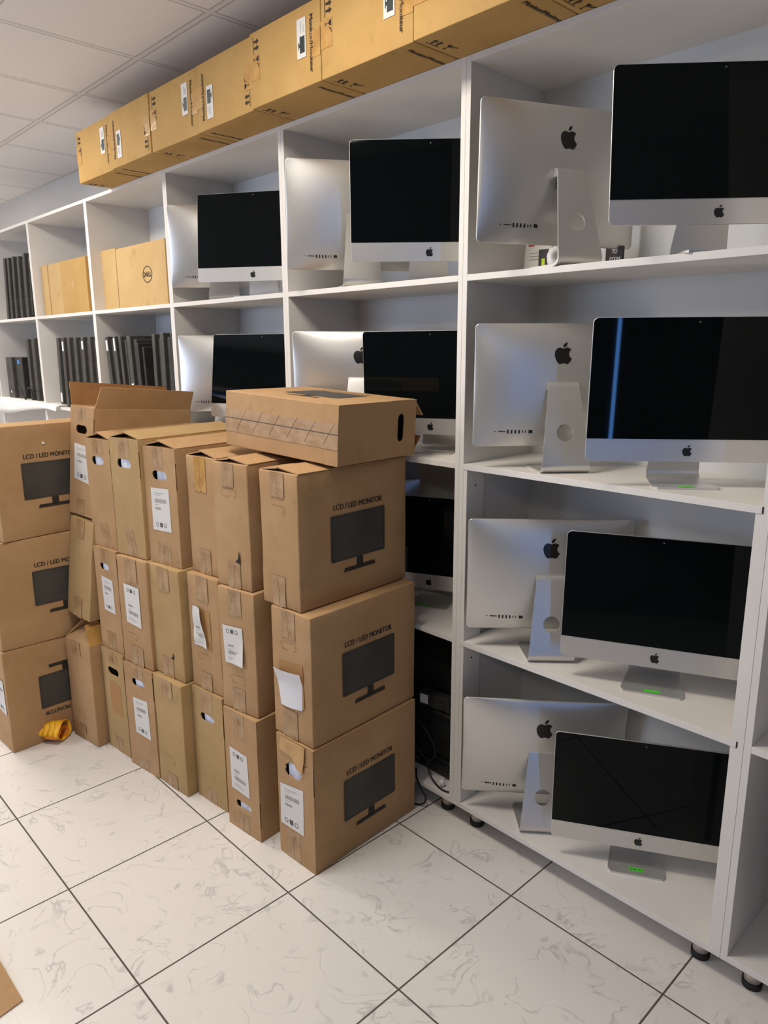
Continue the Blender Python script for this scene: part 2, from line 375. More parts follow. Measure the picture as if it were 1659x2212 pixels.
# ------------------------------------------------------------------ logo outline
def apple_loops(n=8):
    import re
    paths = ["M12.152 6.896c-.948 0-2.415-1.078-3.96-1.04-2.04.027-3.91 1.183-4.961 3.014-2.117 3.675-.546 9.103 1.519 12.09 1.013 1.454 2.208 3.09 3.792 3.039 1.52-.065 2.09-.987 3.935-.987 1.831 0 2.35.987 3.96.948 1.637-.026 2.676-1.48 3.676-2.948 1.156-1.688 1.636-3.325 1.662-3.415-.039-.013-3.182-1.221-3.22-4.857-.026-3.04 2.48-4.494 2.597-4.559-1.429-2.09-3.623-2.324-4.39-2.376-2-.156-3.675 1.09-4.61 1.09z",
             "M15.53 3.83c.843-1.012 1.4-2.427 1.245-3.83-1.207.052-2.662.805-3.532 1.818-.78.896-1.454 2.338-1.273 3.714 1.338.104 2.715-.688 3.559-1.701"]
    out = []
    for p in paths:
        nums = [float(a) for a in re.findall(r'-?\d*\.\d+|-?\d+', p)]
        x, y = nums[0], nums[1]; pts = [(x, y)]; k = 2
        while k+5 < len(nums)+0 and k+6 <= len(nums):
            c = nums[k:k+6]; k += 6
            P0 = (x, y); P1 = (x+c[0], y+c[1]); P2 = (x+c[2], y+c[3]); P3 = (x+c[4], y+c[5])
            for i in range(1, n+1):
                t = i/n; u = 1-t
                pts.append(tuple(u**3*P0[j]+3*u*u*t*P1[j]+3*u*t*t*P2[j]+t**3*P3[j] for j in (0, 1)))
            x, y = P3
        if math.dist(pts[0], pts[-1]) < .12: pts.pop()
        out.append([((a-11.9)/24, (12-b)/24) for a, b in pts])
    return out
APPLE = apple_loops()

# ------------------------------------------------------------------ all-in-one computer
BW, BH, CHIN, CLR, YB = .528, .3757, .061, .0692, -.048
def rrect(w, h, r, n=8):
    pts = []
    for cx, cy, a0 in ((w/2-r, h/2-r, 0), (-w/2+r, h/2-r, 90), (-w/2+r, -h/2+r, 180), (w/2-r, -h/2+r, 270)):
        for i in range(n+1):
            a = math.radians(a0+90*i/n); pts.append((cx+r*cos(a), cy+r*sin(a)))
    return pts
def aio_meshes():
    me = {}
    def prof2(x, z): return max(0, 1-min(1, abs(x)/(BW/2))**2.3)**.75*max(0, 1-min(1, abs(z)/(BH/2))**2.3)**.75
    # housing: front plate + bulging back (local: x width, y back, z up from the bottom edge)
    bm = bmesh.new(); out = rrect(BW, BH, .014)
    # densify outline
    P = []
    for i in range(len(out)):
        a, b = out[i], out[(i+1) % len(out)]; d = math.dist(a, b); k = max(1, int(d/.02))
        for j in range(k): P.append((a[0]+(b[0]-a[0])*j/k, a[1]+(b[1]-a[1])*j/k))
    n = len(P)
    def ring(s, y): return [bm.verts.new((x*s, y, z*s+BH/2)) for x, z in P]
    rings = [ring(.997, 0), ring(1, .0008), ring(1, .005)]
    ks = [.994, .982, .965, .94, .905, .86, .80, .73, .65, .56, .46, .35, .23, .11]
    for s in ks: rings.append([bm.verts.new((x*s, .005+.037*prof2(x*s, z*s), z*s+BH/2)) for x, z in P])
    for a, b in zip(rings, rings[1:]):
        for i in range(n): bm.faces.new((a[i], a[(i+1) % n], b[(i+1) % n], b[i]))
    c = bm.verts.new((0, .042, BH/2)); last = rings[-1]
    for i in range(n): bm.faces.new((last[i], last[(i+1) % n], c))
    bm.faces.new(rings[0])
    me['housing'] = fin(bm, 'display_housing')
    for p in me['housing'].polygons: p.use_smooth = len(p.vertices) < 5
    def backy(x, z):
        return .005+.037*prof2(x, z-BH/2)
    # glass with rounded top corners
    g = []
    r = .012; w = BW-.003; z0, z1 = CHIN, BH-.0015
    g += [(-w/2, z0), (w/2, z0)]
    for i in range(9):
        a = math.radians(90*i/8); g.append((w/2-r+r*cos(a), z1-r+r*sin(a)))
    for i in range(9):
        a = math.radians(90+90*i/8); g.append((-w/2+r+r*cos(a), z1-r+r*sin(a)))
    me['glass'] = polymesh('screen_glass', [g], .0008, mtx=frame((0, -.0012, 0), (1, 0, 0), (0, 0, 1)))
    S = .030
    me['flogo'] = polymesh('front_logo', [[(x*S, y*S) for x, y in lp] for lp in APPLE], .0004, mtx=frame((0, -.0006, CHIN/2), (1, 0, 0), (0, 0, 1)))
    S = .064
    yb_ = backy(.03, .2872+.02)
    bmf = bmesh.new()
    # logo pressed on the curved back: project each vertex
    polymesh('x', [[(x*S, y*S) for x, y in lp] for lp in APPLE], 0, bm=bmf)
    bmesh.ops.triangulate(bmf, faces=bmf.faces[:])
    bmesh.ops.subdivide_edges(bmf, edges=[e for e in bmf.edges if e.calc_length() > .008], cuts=2, use_grid_fill=False)
    bmesh.ops.triangulate(bmf, faces=bmf.faces[:])
    for v in bmf.verts:
        x, z = -v.co.x, .2872+v.co.y; v.co = Vector((x, backy(x, z)+.0009, z))
    me['rlogo'] = fin(bmf, 'rear_logo')
    # ports
    bm = bmesh.new(); zp = .049
    for x, hw, hh in ((.197, .0015, .0015), (.1755, .0115, .0010), (.157, .0024, .0062), (.1455, .0024, .0062), (.134, .0024, .0062), (.1225, .0024, .0062), (.112, .0013, .004), (.103, .0013, .004), (.087, .0062, .0052)):
        yy = max(backy(x+hw, zp), backy(x-hw, zp)); y0 = min(backy(x+hw, zp-hh), backy(x+hw, zp+hh))
        addbox(bm, x-hw, x+hw, yy-.004, yy+.0009, zp-hh, zp+hh)
    me['ports'] = fin(bm, 'port_row')
    bm = bmesh.new()
    for i in range(9): addbox(bm, -.038, .038, .040, .0428, .150+i*.0052, .1525+i*.0052)
    me['vents'] = fin(bm, 'vent_slots')
    bm = bmesh.new(); bmesh.ops.create_cone(bm, cap_ends=True, segments=24, radius1=.012, radius2=.012, depth=.003)
    bm.transform(Matrix.Translation((0, backy(0, .075)-.0005, .075)) @ Matrix.Rotation(PI/2, 4, 'X'))
    me['socket'] = fin(bm, 'power_socket')
    bm = bmesh.new(); bmesh.ops.create_cone(bm, cap_ends=True, segments=12, radius1=.0022, radius2=.0022, depth=.0006)
    bm.transform(Matrix.Translation((0, -.0013, BH-.013)) @ Matrix.Rotation(PI/2, 4, 'X'))
    me['cam'] = fin(bm, 'webcam')
    # stand: foot, bend, leg with a round cable hole
    bm = bmesh.new()
    T = .006
    prof = []   # (y, z, halfwidth) centre line from foot tip to the start of the leg
    ff, fr, rb = -.0831, .0832, .024
    for i in range(9): y = ff+.0+(fr-rb-ff)*i/8; prof.append((y, T/2, .0885+(.0735-.0885)*((i/8)**1.0)))
    H = Vector((0, .0185, .2575)); base = Vector((0, fr-.003, rb))
    ang = math.atan2(H.y-base.y, H.z-base.z)      # lean of the leg (negative = forward)
    for i in range(1, 8):
        a = (PI/2-(-ang)*0+abs(ang))*i/7
        prof.append((fr-rb+ (rb-T/2)*sin(a), T/2+(rb-T/2)*(1-cos(a)), .0735+(.0715-.0735)*i/7))
    y_s, z_s, w_s = prof[-1]
    d = Vector((0, H.y-y_s, H.z-z_s)); Ln = d.length; d.normalize(); nrm = Vector((0, d.z, -d.y))
    # swept part
    rowsT, rowsB = [], []
    for i, (y, z, hw) in enumerate(prof):
        a = prof[max(i-1, 0)]; b = prof[min(i+1, len(prof)-1)]
        tg = Vector((0, b[0]-a[0], b[1]-a[1])).normalized(); nn = Vector((0, -tg.z, tg.y))
        if i == len(prof)-1: nn = -nrm
        hw2 = hw
        if i == 0: hw2 = hw-.012
        if i == 1: hw2 = hw-.001
        o1 = Vector((0, y, z))+nn*T/2; o2 = Vector((0, y, z))-nn*T/2
        rowsT.append((bm.verts.new(o1-Vector((hw2, 0, 0))), bm.verts.new(o1+Vector((hw2, 0, 0)))))
        rowsB.append((bm.verts.new(o2-Vector((hw2, 0, 0))), bm.verts.new(o2+Vector((hw2, 0, 0)))))
    for i in range(len(prof)-1):
        for R in (rowsT, rowsB): bm.faces.new((R[i][0], R[i][1], R[i+1][1], R[i+1][0]))
        for k in (0, 1): bm.faces.new((rowsT[i][k], rowsT[i+1][k], rowsB[i+1][k], rowsB[i][k]))
    bm.faces.new((rowsT[0][0], rowsT[0][1], rowsB[0][1], rowsB[0][0]))
    # leg plate with hole
    ch = .469*.2575/1.0 - z_s; cdist = ch/d.z; R_ = .0265; nseg = 32
    for side in (0, 1):
        off = -nrm*T/2 if side == 0 else nrm*T/2
        R0 = rowsT if side == 0 else rowsB
        hole = []; outer = []
        for k in range(nseg):
            a = 2*PI*k/nseg; hx, hl = R_*cos(a), cdist+R_*sin(a)
            hole.append(bm.verts.new(Vector((hx, y_s, z_s))+d*hl+off))
        # square frame around hole in steps
        def pt(x, l): return bm.verts.new(Vector((x, y_s, z_s))+d*l+off)
        lo, hi = cdist-R_*1.5, cdist+R_*1.5
        wd = lambda l: .0715+(.0465-.0715)*(l/Ln)
        sq = []
        for k in range(nseg):
            a = 2*PI*k/nseg; cx, sx = cos(a), sin(a); m_ = max(abs(cx), abs(sx)); ux, ul = cx/m_, sx/m_
            l = cdist+ul*R_*1.5; sq.append(pt(ux*wd(l), l))
        for k in range(nseg): bm.faces.new((hole[k], hole[(k+1) % nseg], sq[(k+1) % nseg], sq[k]))
        bot = [sq[k] for k in range(nseg*5//8, nseg*7//8+1)]; top = [sq[k] for k in range(nseg//8, nseg*3//8+1)]
        bm.faces.new([R0[-1][0]]+[R0[-1][1]]+bot[::-1])
        tl, tr = pt(-wd(Ln), Ln), pt(wd(Ln), Ln)
        bm.faces.new(top+[tl, tr])
        if side == 0: A = (hole, sq, tl, tr, R0)
        else: B = (hole, sq, tl, tr, R0)
    for k in range(nseg):
        bm.faces.new((A[0][k], A[0][(k+1) % nseg], B[0][(k+1) % nseg], B[0][k]))
    for rng, e0, e1 in ((list(range(-nseg//8, nseg//8+1)), 1, 3), (list(range(nseg*3//8, nseg*5//8+1))[::-1], 0, 2)):
        pa = [A[4][-1][e0]]+[A[1][k % nseg] for k in rng]+[A[e1]]; pb = [B[4][-1][e0]]+[B[1][k % nseg] for k in rng]+[B[e1]]
        for i in range(len(pa)-1): bm.faces.new((pa[i], pa[i+1], pb[i+1], pb[i]))
    # rounded head curling forward into the housing
    prevA, prevB = (A[2], A[3]), (B[2], B[3])
    topc = Vector((0, H.y, H.z)); rr = .012; ctr = topc - nrm*rr   # centre of the curl (towards the display)
    for i in range(1, 6):
        a = (PI*.55)*i/5
        dirn = nrm*cos(a)+d*sin(a)
        o_ = ctr+dirn*(rr+T/2); i_ = ctr+dirn*(rr-T/2)
        oo = (bm.verts.new(o_+Vector((-.0465, 0, 0))), bm.verts.new(o_+Vector((.0465, 0, 0))))
        ii = (bm.verts.new(i_+Vector((-.0465, 0, 0))), bm.verts.new(i_+Vector((.0465, 0, 0))))
        bm.faces.new((prevB[0], prevB[1], oo[1], oo[0])); bm.faces.new((prevA[0], prevA[1], ii[1], ii[0]))
        for k in (0, 1): bm.faces.new((prevA[k], prevB[k], oo[k], ii[k]))
        prevB, prevA = oo, ii
    bm.faces.new((prevA[0], prevA[1], prevB[1], prevB[0]))
    fdir = (prevA[0].co-ctr)
    bmesh.ops.remove_doubles(bm, verts=bm.verts[:], dist=.00005)
    me['stand'] = fin(bm, 'stand')
    for p in me['stand'].polygons: p.use_smooth = True
    me['stand'].set_sharp_from_angle(angle=math.radians(35))
    # hinge block between leg and housing
    bm = bmesh.new(); addbox(bm, -.044, .044, -.012, .018, .246, .266, .002)
    me['hinge'] = fin(bm, 'hinge')
    return me
AM = aio_meshes()
def aio(x, y, z, yaw, tilt, s, label):
    t = thing('all_in_one_computer', (x, y, z), yaw, label, 'computer', 'silver all-in-one computers on the shelves')
    t.scale = (s, s, s)
    h = link('display_housing', AM['housing'], M_ALU, t); h.location = (0, YB, CLR); h.rotation_euler = (-tilt, 0, 0)
    for n, k, m in (('screen_glass', 'glass', M_GLASS), ('front_logo', 'flogo', M_LOGO), ('rear_logo', 'rlogo', M_LOGO), ('port_row', 'ports', M_PORT), ('vent_slots', 'vents', M_PORT), ('power_socket', 'socket', M_HOLE), ('webcam', 'cam', M_HOLE)):
        link(n, AM[k], m, h)
    sd = link('stand', AM['stand'], M_ALU, t); link('hinge', AM['hinge'], M_ALU, sd)
    return t
AIO = [
 (.310, .088, Z1, 4.295, .026, .983, 'silver computer seen from behind in the top row, beside the white leaflet and small cards'),
 (.718, .105, Z1, .746, .117, .988, 'computer with black screen cut by the right picture edge in the top row'),
 (-.590, .104, Z1, 4.15, .138, 1.005, 'silver computer back in the top row, second bay from right, half behind a screen'),
 (-.284, .157, Z1, .778, -.065, 1.017, 'computer with black screen and blue reflection in the top row, second bay from right'),
 (-1.592, .148, Z1, 4.041, .034, .986, 'silver computer back in the top row right of the carton with a round logo'),
 (-1.279, .114, Z1, .575, .103, .993, 'computer with black screen in the top row, third bay from right'),
 (-1.577, .139, Z2, 3.942, -.014, .975, 'bright silver computer back in the second row above the open carton flap'),
 (-1.22, .085, Z2, .403, .143, .981, 'computer with black screen in the second row just behind the flat-lying carton\'s left end'),
 (-.554, .072, Z2, 3.952, .078, .973, 'silver computer back with half a black logo showing, second row behind the flat-lying carton'),
 (-.245, .152, Z2, .432, -.045, .96, 'computer with black screen standing right behind the flat-lying carton\'s handle end'),
 (.304, .119, Z2, 3.988, .024, .987, 'silver computer back with stand hole, second row of the rightmost full bay'),
 (.677, .139, Z2, .685, -.057, .995, 'computer with a bright blue line reflected in its black screen, second row right'),
 (.295, .119, Z3, 3.904, .029, .997, 'silver computer back in the third row of the rightmost full bay'),
 (.642, .155, Z3, .424, .085, 1.016, 'computer with black screen and green tab on its foot, third row right'),
 (-.307, .218, Z3, .427, .004, .967, 'computer with black screen seen between the tall box stack and the white upright'),
 (-.675, .17, Z3, 3.95, .03, 1.0, 'grey computer back corner peeking out behind the tall box stack in the third row'),
 (.291, .128, ZB, 3.852, .131, 1.026, 'silver computer back in the bottom row with a scratched corner'),
 (.621, .179, ZB, .533, -.045, 1.006, 'computer with black screen in the bottom row, green handwritten tab on its foot'),
 (1.33, .22, ZB, 3.80, .25, 1.0, 'pale computer back cut off by the right picture edge in the bottom row'),
]
aios = [aio(*a) for a in AIO]
# green tabs on the feet
def green_tab(i, lx, ly, wdt, label, txt=None):
    x, y, z, yaw, tl, s, _ = AIO[i]
    px = x+s*(cos(yaw)*lx-sin(yaw)*ly); py = y+s*(sin(yaw)*lx+cos(yaw)*ly)
    t = thing('sticky_tab', (px, py, z+.0062*s), yaw, label, 'sticky tab', 'green sticky tabs on computer feet')
    me = polymesh('paper', [[(-wdt/2, -.008), (wdt/2, -.008), (wdt/2, .008), (-wdt/2, .008)]], .0004, mtx=Matrix.Translation((0, 0, .0006)))
    link('paper', me, M_GREEN, t)
    text_on('handwriting', txt or '.', wdt*.8 if txt else .004, .006 if txt else .003, Matrix.Translation((0, -.003, .001)), M_GREENINK, t)
green_tab(11, .0, -.070, .042, 'green tab on the metal foot of the second-row computer at the right', None)
green_tab(13, .0, -.066, .044, 'green tab on the metal foot of the third-row computer at the right', None)
green_tab(17, .0, -.058, .044, 'green tab with handwriting on the bottom-row computer foot', '2.1P  C*')
green_tab(14, -.02, -.066, .044, 'dim green tab on the computer foot right of the tall box stack', None)

# ------------------------------------------------------------------ cartons
def softbox(bm, x0, x1, y0, y1, z0, z1, seed, r=.004, amp=.0016, step=.045, bulge=.003):
    rs = random.Random(seed); ph = [rs.uniform(0, 6.28) for _ in range(9)]
    def cuts(a, b):
        n = max(2, int((b-a)/step)); return [a, a+r*.35, a+r]+[a+r+(b-a-2*r)*i/n for i in range(1, n)]+[b-r, b-r*.35, b]
    X, Y, Z = cuts(x0, x1), cuts(y0, y1), cuts(z0, z1)
    vc = {}
    def V(x, y, z):
        k = (round(x, 6), round(y, 6), round(z, 6))
        if k in vc: return vc[k]
        q = Vector((min(max(x, x0+r), x1-r), min(max(y, y0+r), y1-r), min(max(z, z0+r), z1-r)))
        p = Vector((x, y, z)); dd = p-q
        if dd.length > 1e-9: p = q+dd.normalized()*r
        u, v, w_ = (x-x0)/(x1-x0), (y-y0)/(y1-y0), (z-z0)/(z1-z0)
        n1 = sin(13*p.y+ph[0])*sin(17*p.z+ph[1])+.5*sin(41*p.y+ph[2]+9*p.z); n2 = sin(15*p.x+ph[3])*sin(16*p.z+ph[4])+.5*sin(37*p.z+ph[5]); 
        bx = bulge*4*max(0, v*(1-v))*4*max(0, w_*(1-w_))
        p.x += (amp*n1*.5)+(bx if u > .99 else (-bx if u < .01 else 0)); p.y += amp*n2*.5
        if 0 < w_ < 1: p.z += 0
        vc[k] = bm.verts.new(p); return vc[k]
    def grid(A, B, f):
        for i in range(len(A)-1):
            for j in range(len(B)-1):
                q = [f(A[i], B[j]), f(A[i+1], B[j]), f(A[i+1], B[j+1]), f(A[i], B[j+1])]
                try: bm.faces.new(q)
                except ValueError: pass
    for zz in (z0, z1): grid(X, Y, lambda a, b, zz=zz: V(a, b, zz))
    for yy in (y0, y1): grid(X, Z, lambda a, b, yy=yy: V(a, yy, b))
    for xx in (x0, x1): grid(Y, Z, lambda a, b, xx=xx: V(xx, a, b))
def stadium(cx, cz, w, h, n=8, jag=0, seed=0):
    rs = random.Random(seed); r = h/2; pts = []
    for a0, sx in ((-90, 1), (90, -1)):
        for i in range(n+1):
            a = math.radians(a0+180*i/n); pts.append((cx+sx*(w/2-r)+r*cos(a)*(1+rs.uniform(-jag, jag)), cz+r*sin(a)*(1+rs.uniform(-jag, jag))))
        pts.append((cx, cz-sx*-1*r))
    return pts
def plate_with_hole(bm, w, h, T, hole, y0=0, hw=None):
    """front plate in XZ with a hole polygon, thickness T from y0"""
    cx = sum(p[0] for p in hole)/len(hole); cz = sum(p[1] for p in hole)/len(hole)
    n = len(hole); L_, R_, Bz, Tz = 0, w, cz-.05, cz+.05
    Bz = max(Bz, .004); Tz = min(Tz, h-.004)
    for yy in (y0, y0+T):
        hv = [bm.verts.new((x, yy, z)) for x, z in hole]; sq = []
        for x, z in hole:
            dx, dz = x-cx, z-cz
            kx = ((R_-cx) if dx > 0 else (cx-L_))/max(abs(dx), 1e-9); kz = ((Tz-cz) if dz > 0 else (cz-Bz))/max(abs(dz), 1e-9); k = min(kx, kz)
            sq.append(bm.verts.new((cx+dx*k, yy, cz+dz*k)))
        for i in range(n): bm.faces.new((hv[i], hv[(i+1) % n], sq[(i+1) % n], sq[i]))
        # fill square corners
        for (qx, qz) in ((R_, Bz), (R_, Tz), (L_, Tz), (L_, Bz)):
            c = bm.verts.new((qx, yy, qz))
            best = None
            for i in range(n):
                a, b = sq[i].co, sq[(i+1) % n].co
                onx = abs(a.x-qx) < 1e-6 and abs(b.z-qz) < 1e-6; onz = abs(a.z-qz) < 1e-6 and abs(b.x-qx) < 1e-6
                if onx or onz: best = (sq[i], sq[(i+1) % n])
            if best: bm.faces.new((best[0], best[1], c))
            else: bm.verts.remove(c)
        if yy == y0: h0 = hv
        else: h1 = hv
    for i in range(n): bm.faces.new((h0[i], h0[(i+1) % n], h1[(i+1) % n], h1[i]))
    bmesh.ops.remove_doubles(bm, verts=bm.verts[:], dist=1e-5)
    addbox(bm, 0, w, y0, y0+T, 0, Bz); addbox(bm, 0, w, y0, y0+T, Tz, h)
FO = .0016
def strip(name, pts, m, parent, y=-.0012, th=.0008, crease=0, seed=0):
    return link(name, polymesh(name, [pts], th, mtx=frame((0, y, 0), (1, 0, 0), (0, 0, 1))), m, parent)
def tape_front(t, w, u0, u1, z0, z1, seed, m=None, skew=0):
    rs = random.Random(seed); pts = []
    k = 7
    for i in range(k+1): pts.append((w*(u0+(u1-u0)*i/k)+skew*0, z0+rs.uniform(-.003, .003)))
    for i in range(k+1): pts.append((w*(u1-(u1-u0)*i/k)+skew, z1))
    o = strip('packing_tape', pts, m or M_TAPE, t, -FO-.0004, .0003)
    # crinkled seam line under the tape
    bm = bmesh.new(); uc = (u0+u1)/2; n = 9; pl = []
    for j in range(n): pl.append((w*uc+skew*(j/n)+rs.uniform(-.0035, .0035), z0+(z1-z0)*(.05+.8*j/(n-1))))
    for (a, b) in zip(pl, pl[1:]):
        a, b = Vector(a), Vector(b); dv = (b-a).normalized(); nn = Vector((-dv.y, dv.x))*.0005
        bm.faces.new([bm.verts.new((p.x, -FO-.0008, p.y)) for p in (a-nn, b-nn, b+nn, a+nn)])
    for j in range(5):
        p = Vector((w*uc+rs.uniform(-.012, .012), z0+(z1-z0)*rs.uniform(.1, .9))); dv = Vector((rs.uniform(-1, 1), rs.uniform(.3, 1))).normalized()*rs.uniform(.004, .010); nn = Vector((-dv.y, dv.x)).normalized()*.0004
        bm.faces.new([bm.verts.new((q_.x, -FO-.0008, q_.y)) for q_ in (p-dv-nn, p+dv-nn, p+dv+nn, p-dv+nn)])
    link('tape_crease', fin(bm, 'tape_crease'), M_EDGE if seed % 3 else M_TAPE2, o)
    return o
def side_print(t, w, h, flip=False, zoff=0.0, mtx=None, par=None, yoff=0.):
    """monitor picture and lettering on the +x face"""
    base = frame((w+.0040, 0, 0), (0, 1, 0), (0, 0, 1)) if mtx is None else mtx
    if flip: base = base @ Matrix.Translation((.49, h, 0)) @ Matrix.Rotation(PI, 4, 'Z')
    base = base @ Matrix.Translation((yoff, zoff, 0))
    p = par or t
    scr = [(a+.253, b+.208) for a, b in rrect(.248, .152, .006, 5)]
    o = link('printed_screen', polymesh('printed_screen', [scr], .0003, mtx=base @ Matrix.Translation((0, 0, .0003))), M_INKG, p)
    link('printed_stand', polymesh('printed_stand', [[(.243, .100), (.272, .100), (.272, .133), (.243, .133)], [(.184, .0905), (.330, .0905), (.327, .104), (.188, .104)]], .0003, mtx=base @ Matrix.Translation((0, 0, .0002))), M_INKD, p)
    bm = bmesh.new()
    fr_ = [(-.118, -.07), (.118, -.07), (.118, .07), (-.118, .07)]
    for a, b in zip(fr_, fr_[1:]+fr_[:1]):
        x0, x1 = sorted((a[0], b[0])); y0, y1 = sorted((a[1], b[1])); addbox(bm, x0+.253-.0007, x1+.253+.0007, y0+.208-.0007, y1+.208+.0007, 0, .0002)
    bm.transform(base @ Matrix.Translation((0, 0, .0004)))
    link('printed_bezel_line', fin(bm, 'printed_bezel_line'), M_INKD, o)
    text_on('printed_lettering', 'LCD / LED MONITOR', .221, .0185, base @ Matrix.Translation((.253, .3015, .0004)), M_INK, p)
def ship_label(t, w, pts, z_up=True, peel=0, seed=0, back=False, name='shipping_label', dark=False):
    """white label on the narrow face; pts = 4 corners (x,z) TL,TR,BR,BL"""
    rs = random.Random(seed)
    n = 12; bm = bmesh.new(); rows = []
    TL, TR, BR, BL = [Vector(p) for p in pts]
    for j in range(n+1):
        v = j/n; row = []
        for i in range(7):
            u = i/6
            p = (TL*(1-u)+TR*u)*(1-v)+(BL*(1-u)+BR*u)*v
            lift = 0
            if peel == 1: lift = .012*max(0, u-.35)**1.5*2+.004*sin(v*6)   # right edge lifting
            if peel == 2: lift = .018*max(0, .35-v)*2+.006*abs(sin(u*3.1))
            if peel == 3: lift = .016*max(0, u+v-1.35)
            row.append(bm.verts.new((p.x, -FO-.0008-abs(lift), p.y)))
        rows.append(row)
    for a, b in zip(rows, rows[1:]):
        for i in range(6): bm.faces.new((a[i], a[i+1], b[i+1], b[i]))
    o = link(name, fin(bm, name), M_PAPERB if back else M_PAPER, t, smooth=True)
    if not back:
        bm = bmesh.new(); W_ = (TR-TL).length; H_ = (BL-TL).length
        def at(u, v): p = (TL*(1-u)+TR*u)*(1-v)+(BL*(1-u)+BR*u)*v; return p
        def bar(u0, u1, v0, v1):
            lift = .0
            if peel == 1: lift = max(.012*max(0, u_-.35)**1.5*2+.004*abs(sin(v0*6)) for u_ in (u0, u1))
            q = [at(u0, v0), at(u1, v0), at(u1, v1), at(u0, v1)]
            bm.faces.new([bm.verts.new((a.x, -FO-.0012-lift, a.y)) for a in q])
        f = (lambda v: v) if z_up else (lambda v: 1-v)
        x = .2
        while x < .82:
            wd = rs.choice((.012, .02, .035)); bar(x, x+wd, *sorted((f(.25), f(.34)))); x += wd+rs.choice((.012, .02))
        for (a, b, c, d) in ((.18, .72, .11, .122), (.18, .55, .16, .167), (.2, .5, .45, .50), (.2, .42, .38, .39)): bar(a, b, *sorted((f(c), f(d))))
        link('barcode', fin(bm, 'barcode'), M_BAR, o)
        bm = bmesh.new()
        for k, u in enumerate((.2, .42, .64)):
            q0 = f(.86); c0 = at(u+.05, q0); r = min(W_, H_)*.075
            if k == 1: q = [(c0.x-r, c0.y-r), (c0.x+r, c0.y-r), (c0.x+r, c0.y+r), (c0.x-r, c0.y+r)]; bm.faces.new([bm.verts.new((a, -FO-.0013, b)) for a, b in q])
            else:
                for i in range(16):
                    a0, a1 = 2*PI*i/16, 2*PI*(i+1)/16
                    bm.faces.new([bm.verts.new((c0.x+rr*cos(a), -FO-.0013, c0.y+rr*sin(a))) for rr, a in ((r, a0), (r, a1), (r*.75, a1), (r*.75, a0))])
        link('label_symbols', fin(bm, 'label_symbols'), M_BARD, o)
    return o
def handle_outline(t, w, uc, zc, hw=.06, partial=False, seed=0):
    pts = stadium(w*uc, zc, hw*1.25, .026, 8); bm = bmesh.new(); n = len(pts)
    for i in range(n):
        if partial and i > n*.45: break
        if i % 4 == 3 and not partial: continue
        a, b = Vector(pts[i]), Vector(pts[(i+1) % n]); dv = (b-a)
        if dv.length < 1e-6: continue
        dv.normalize(); nn = Vector((-dv.y, dv.x))*.0006
        bm.faces.new([bm.verts.new((p.x, -FO-.0003, p.y)) for p in (a-nn, b-nn, b+nn, a+nn)])
    link('handle_cut_line', fin(bm, 'handle_cut_line'), M_EDGE, t)
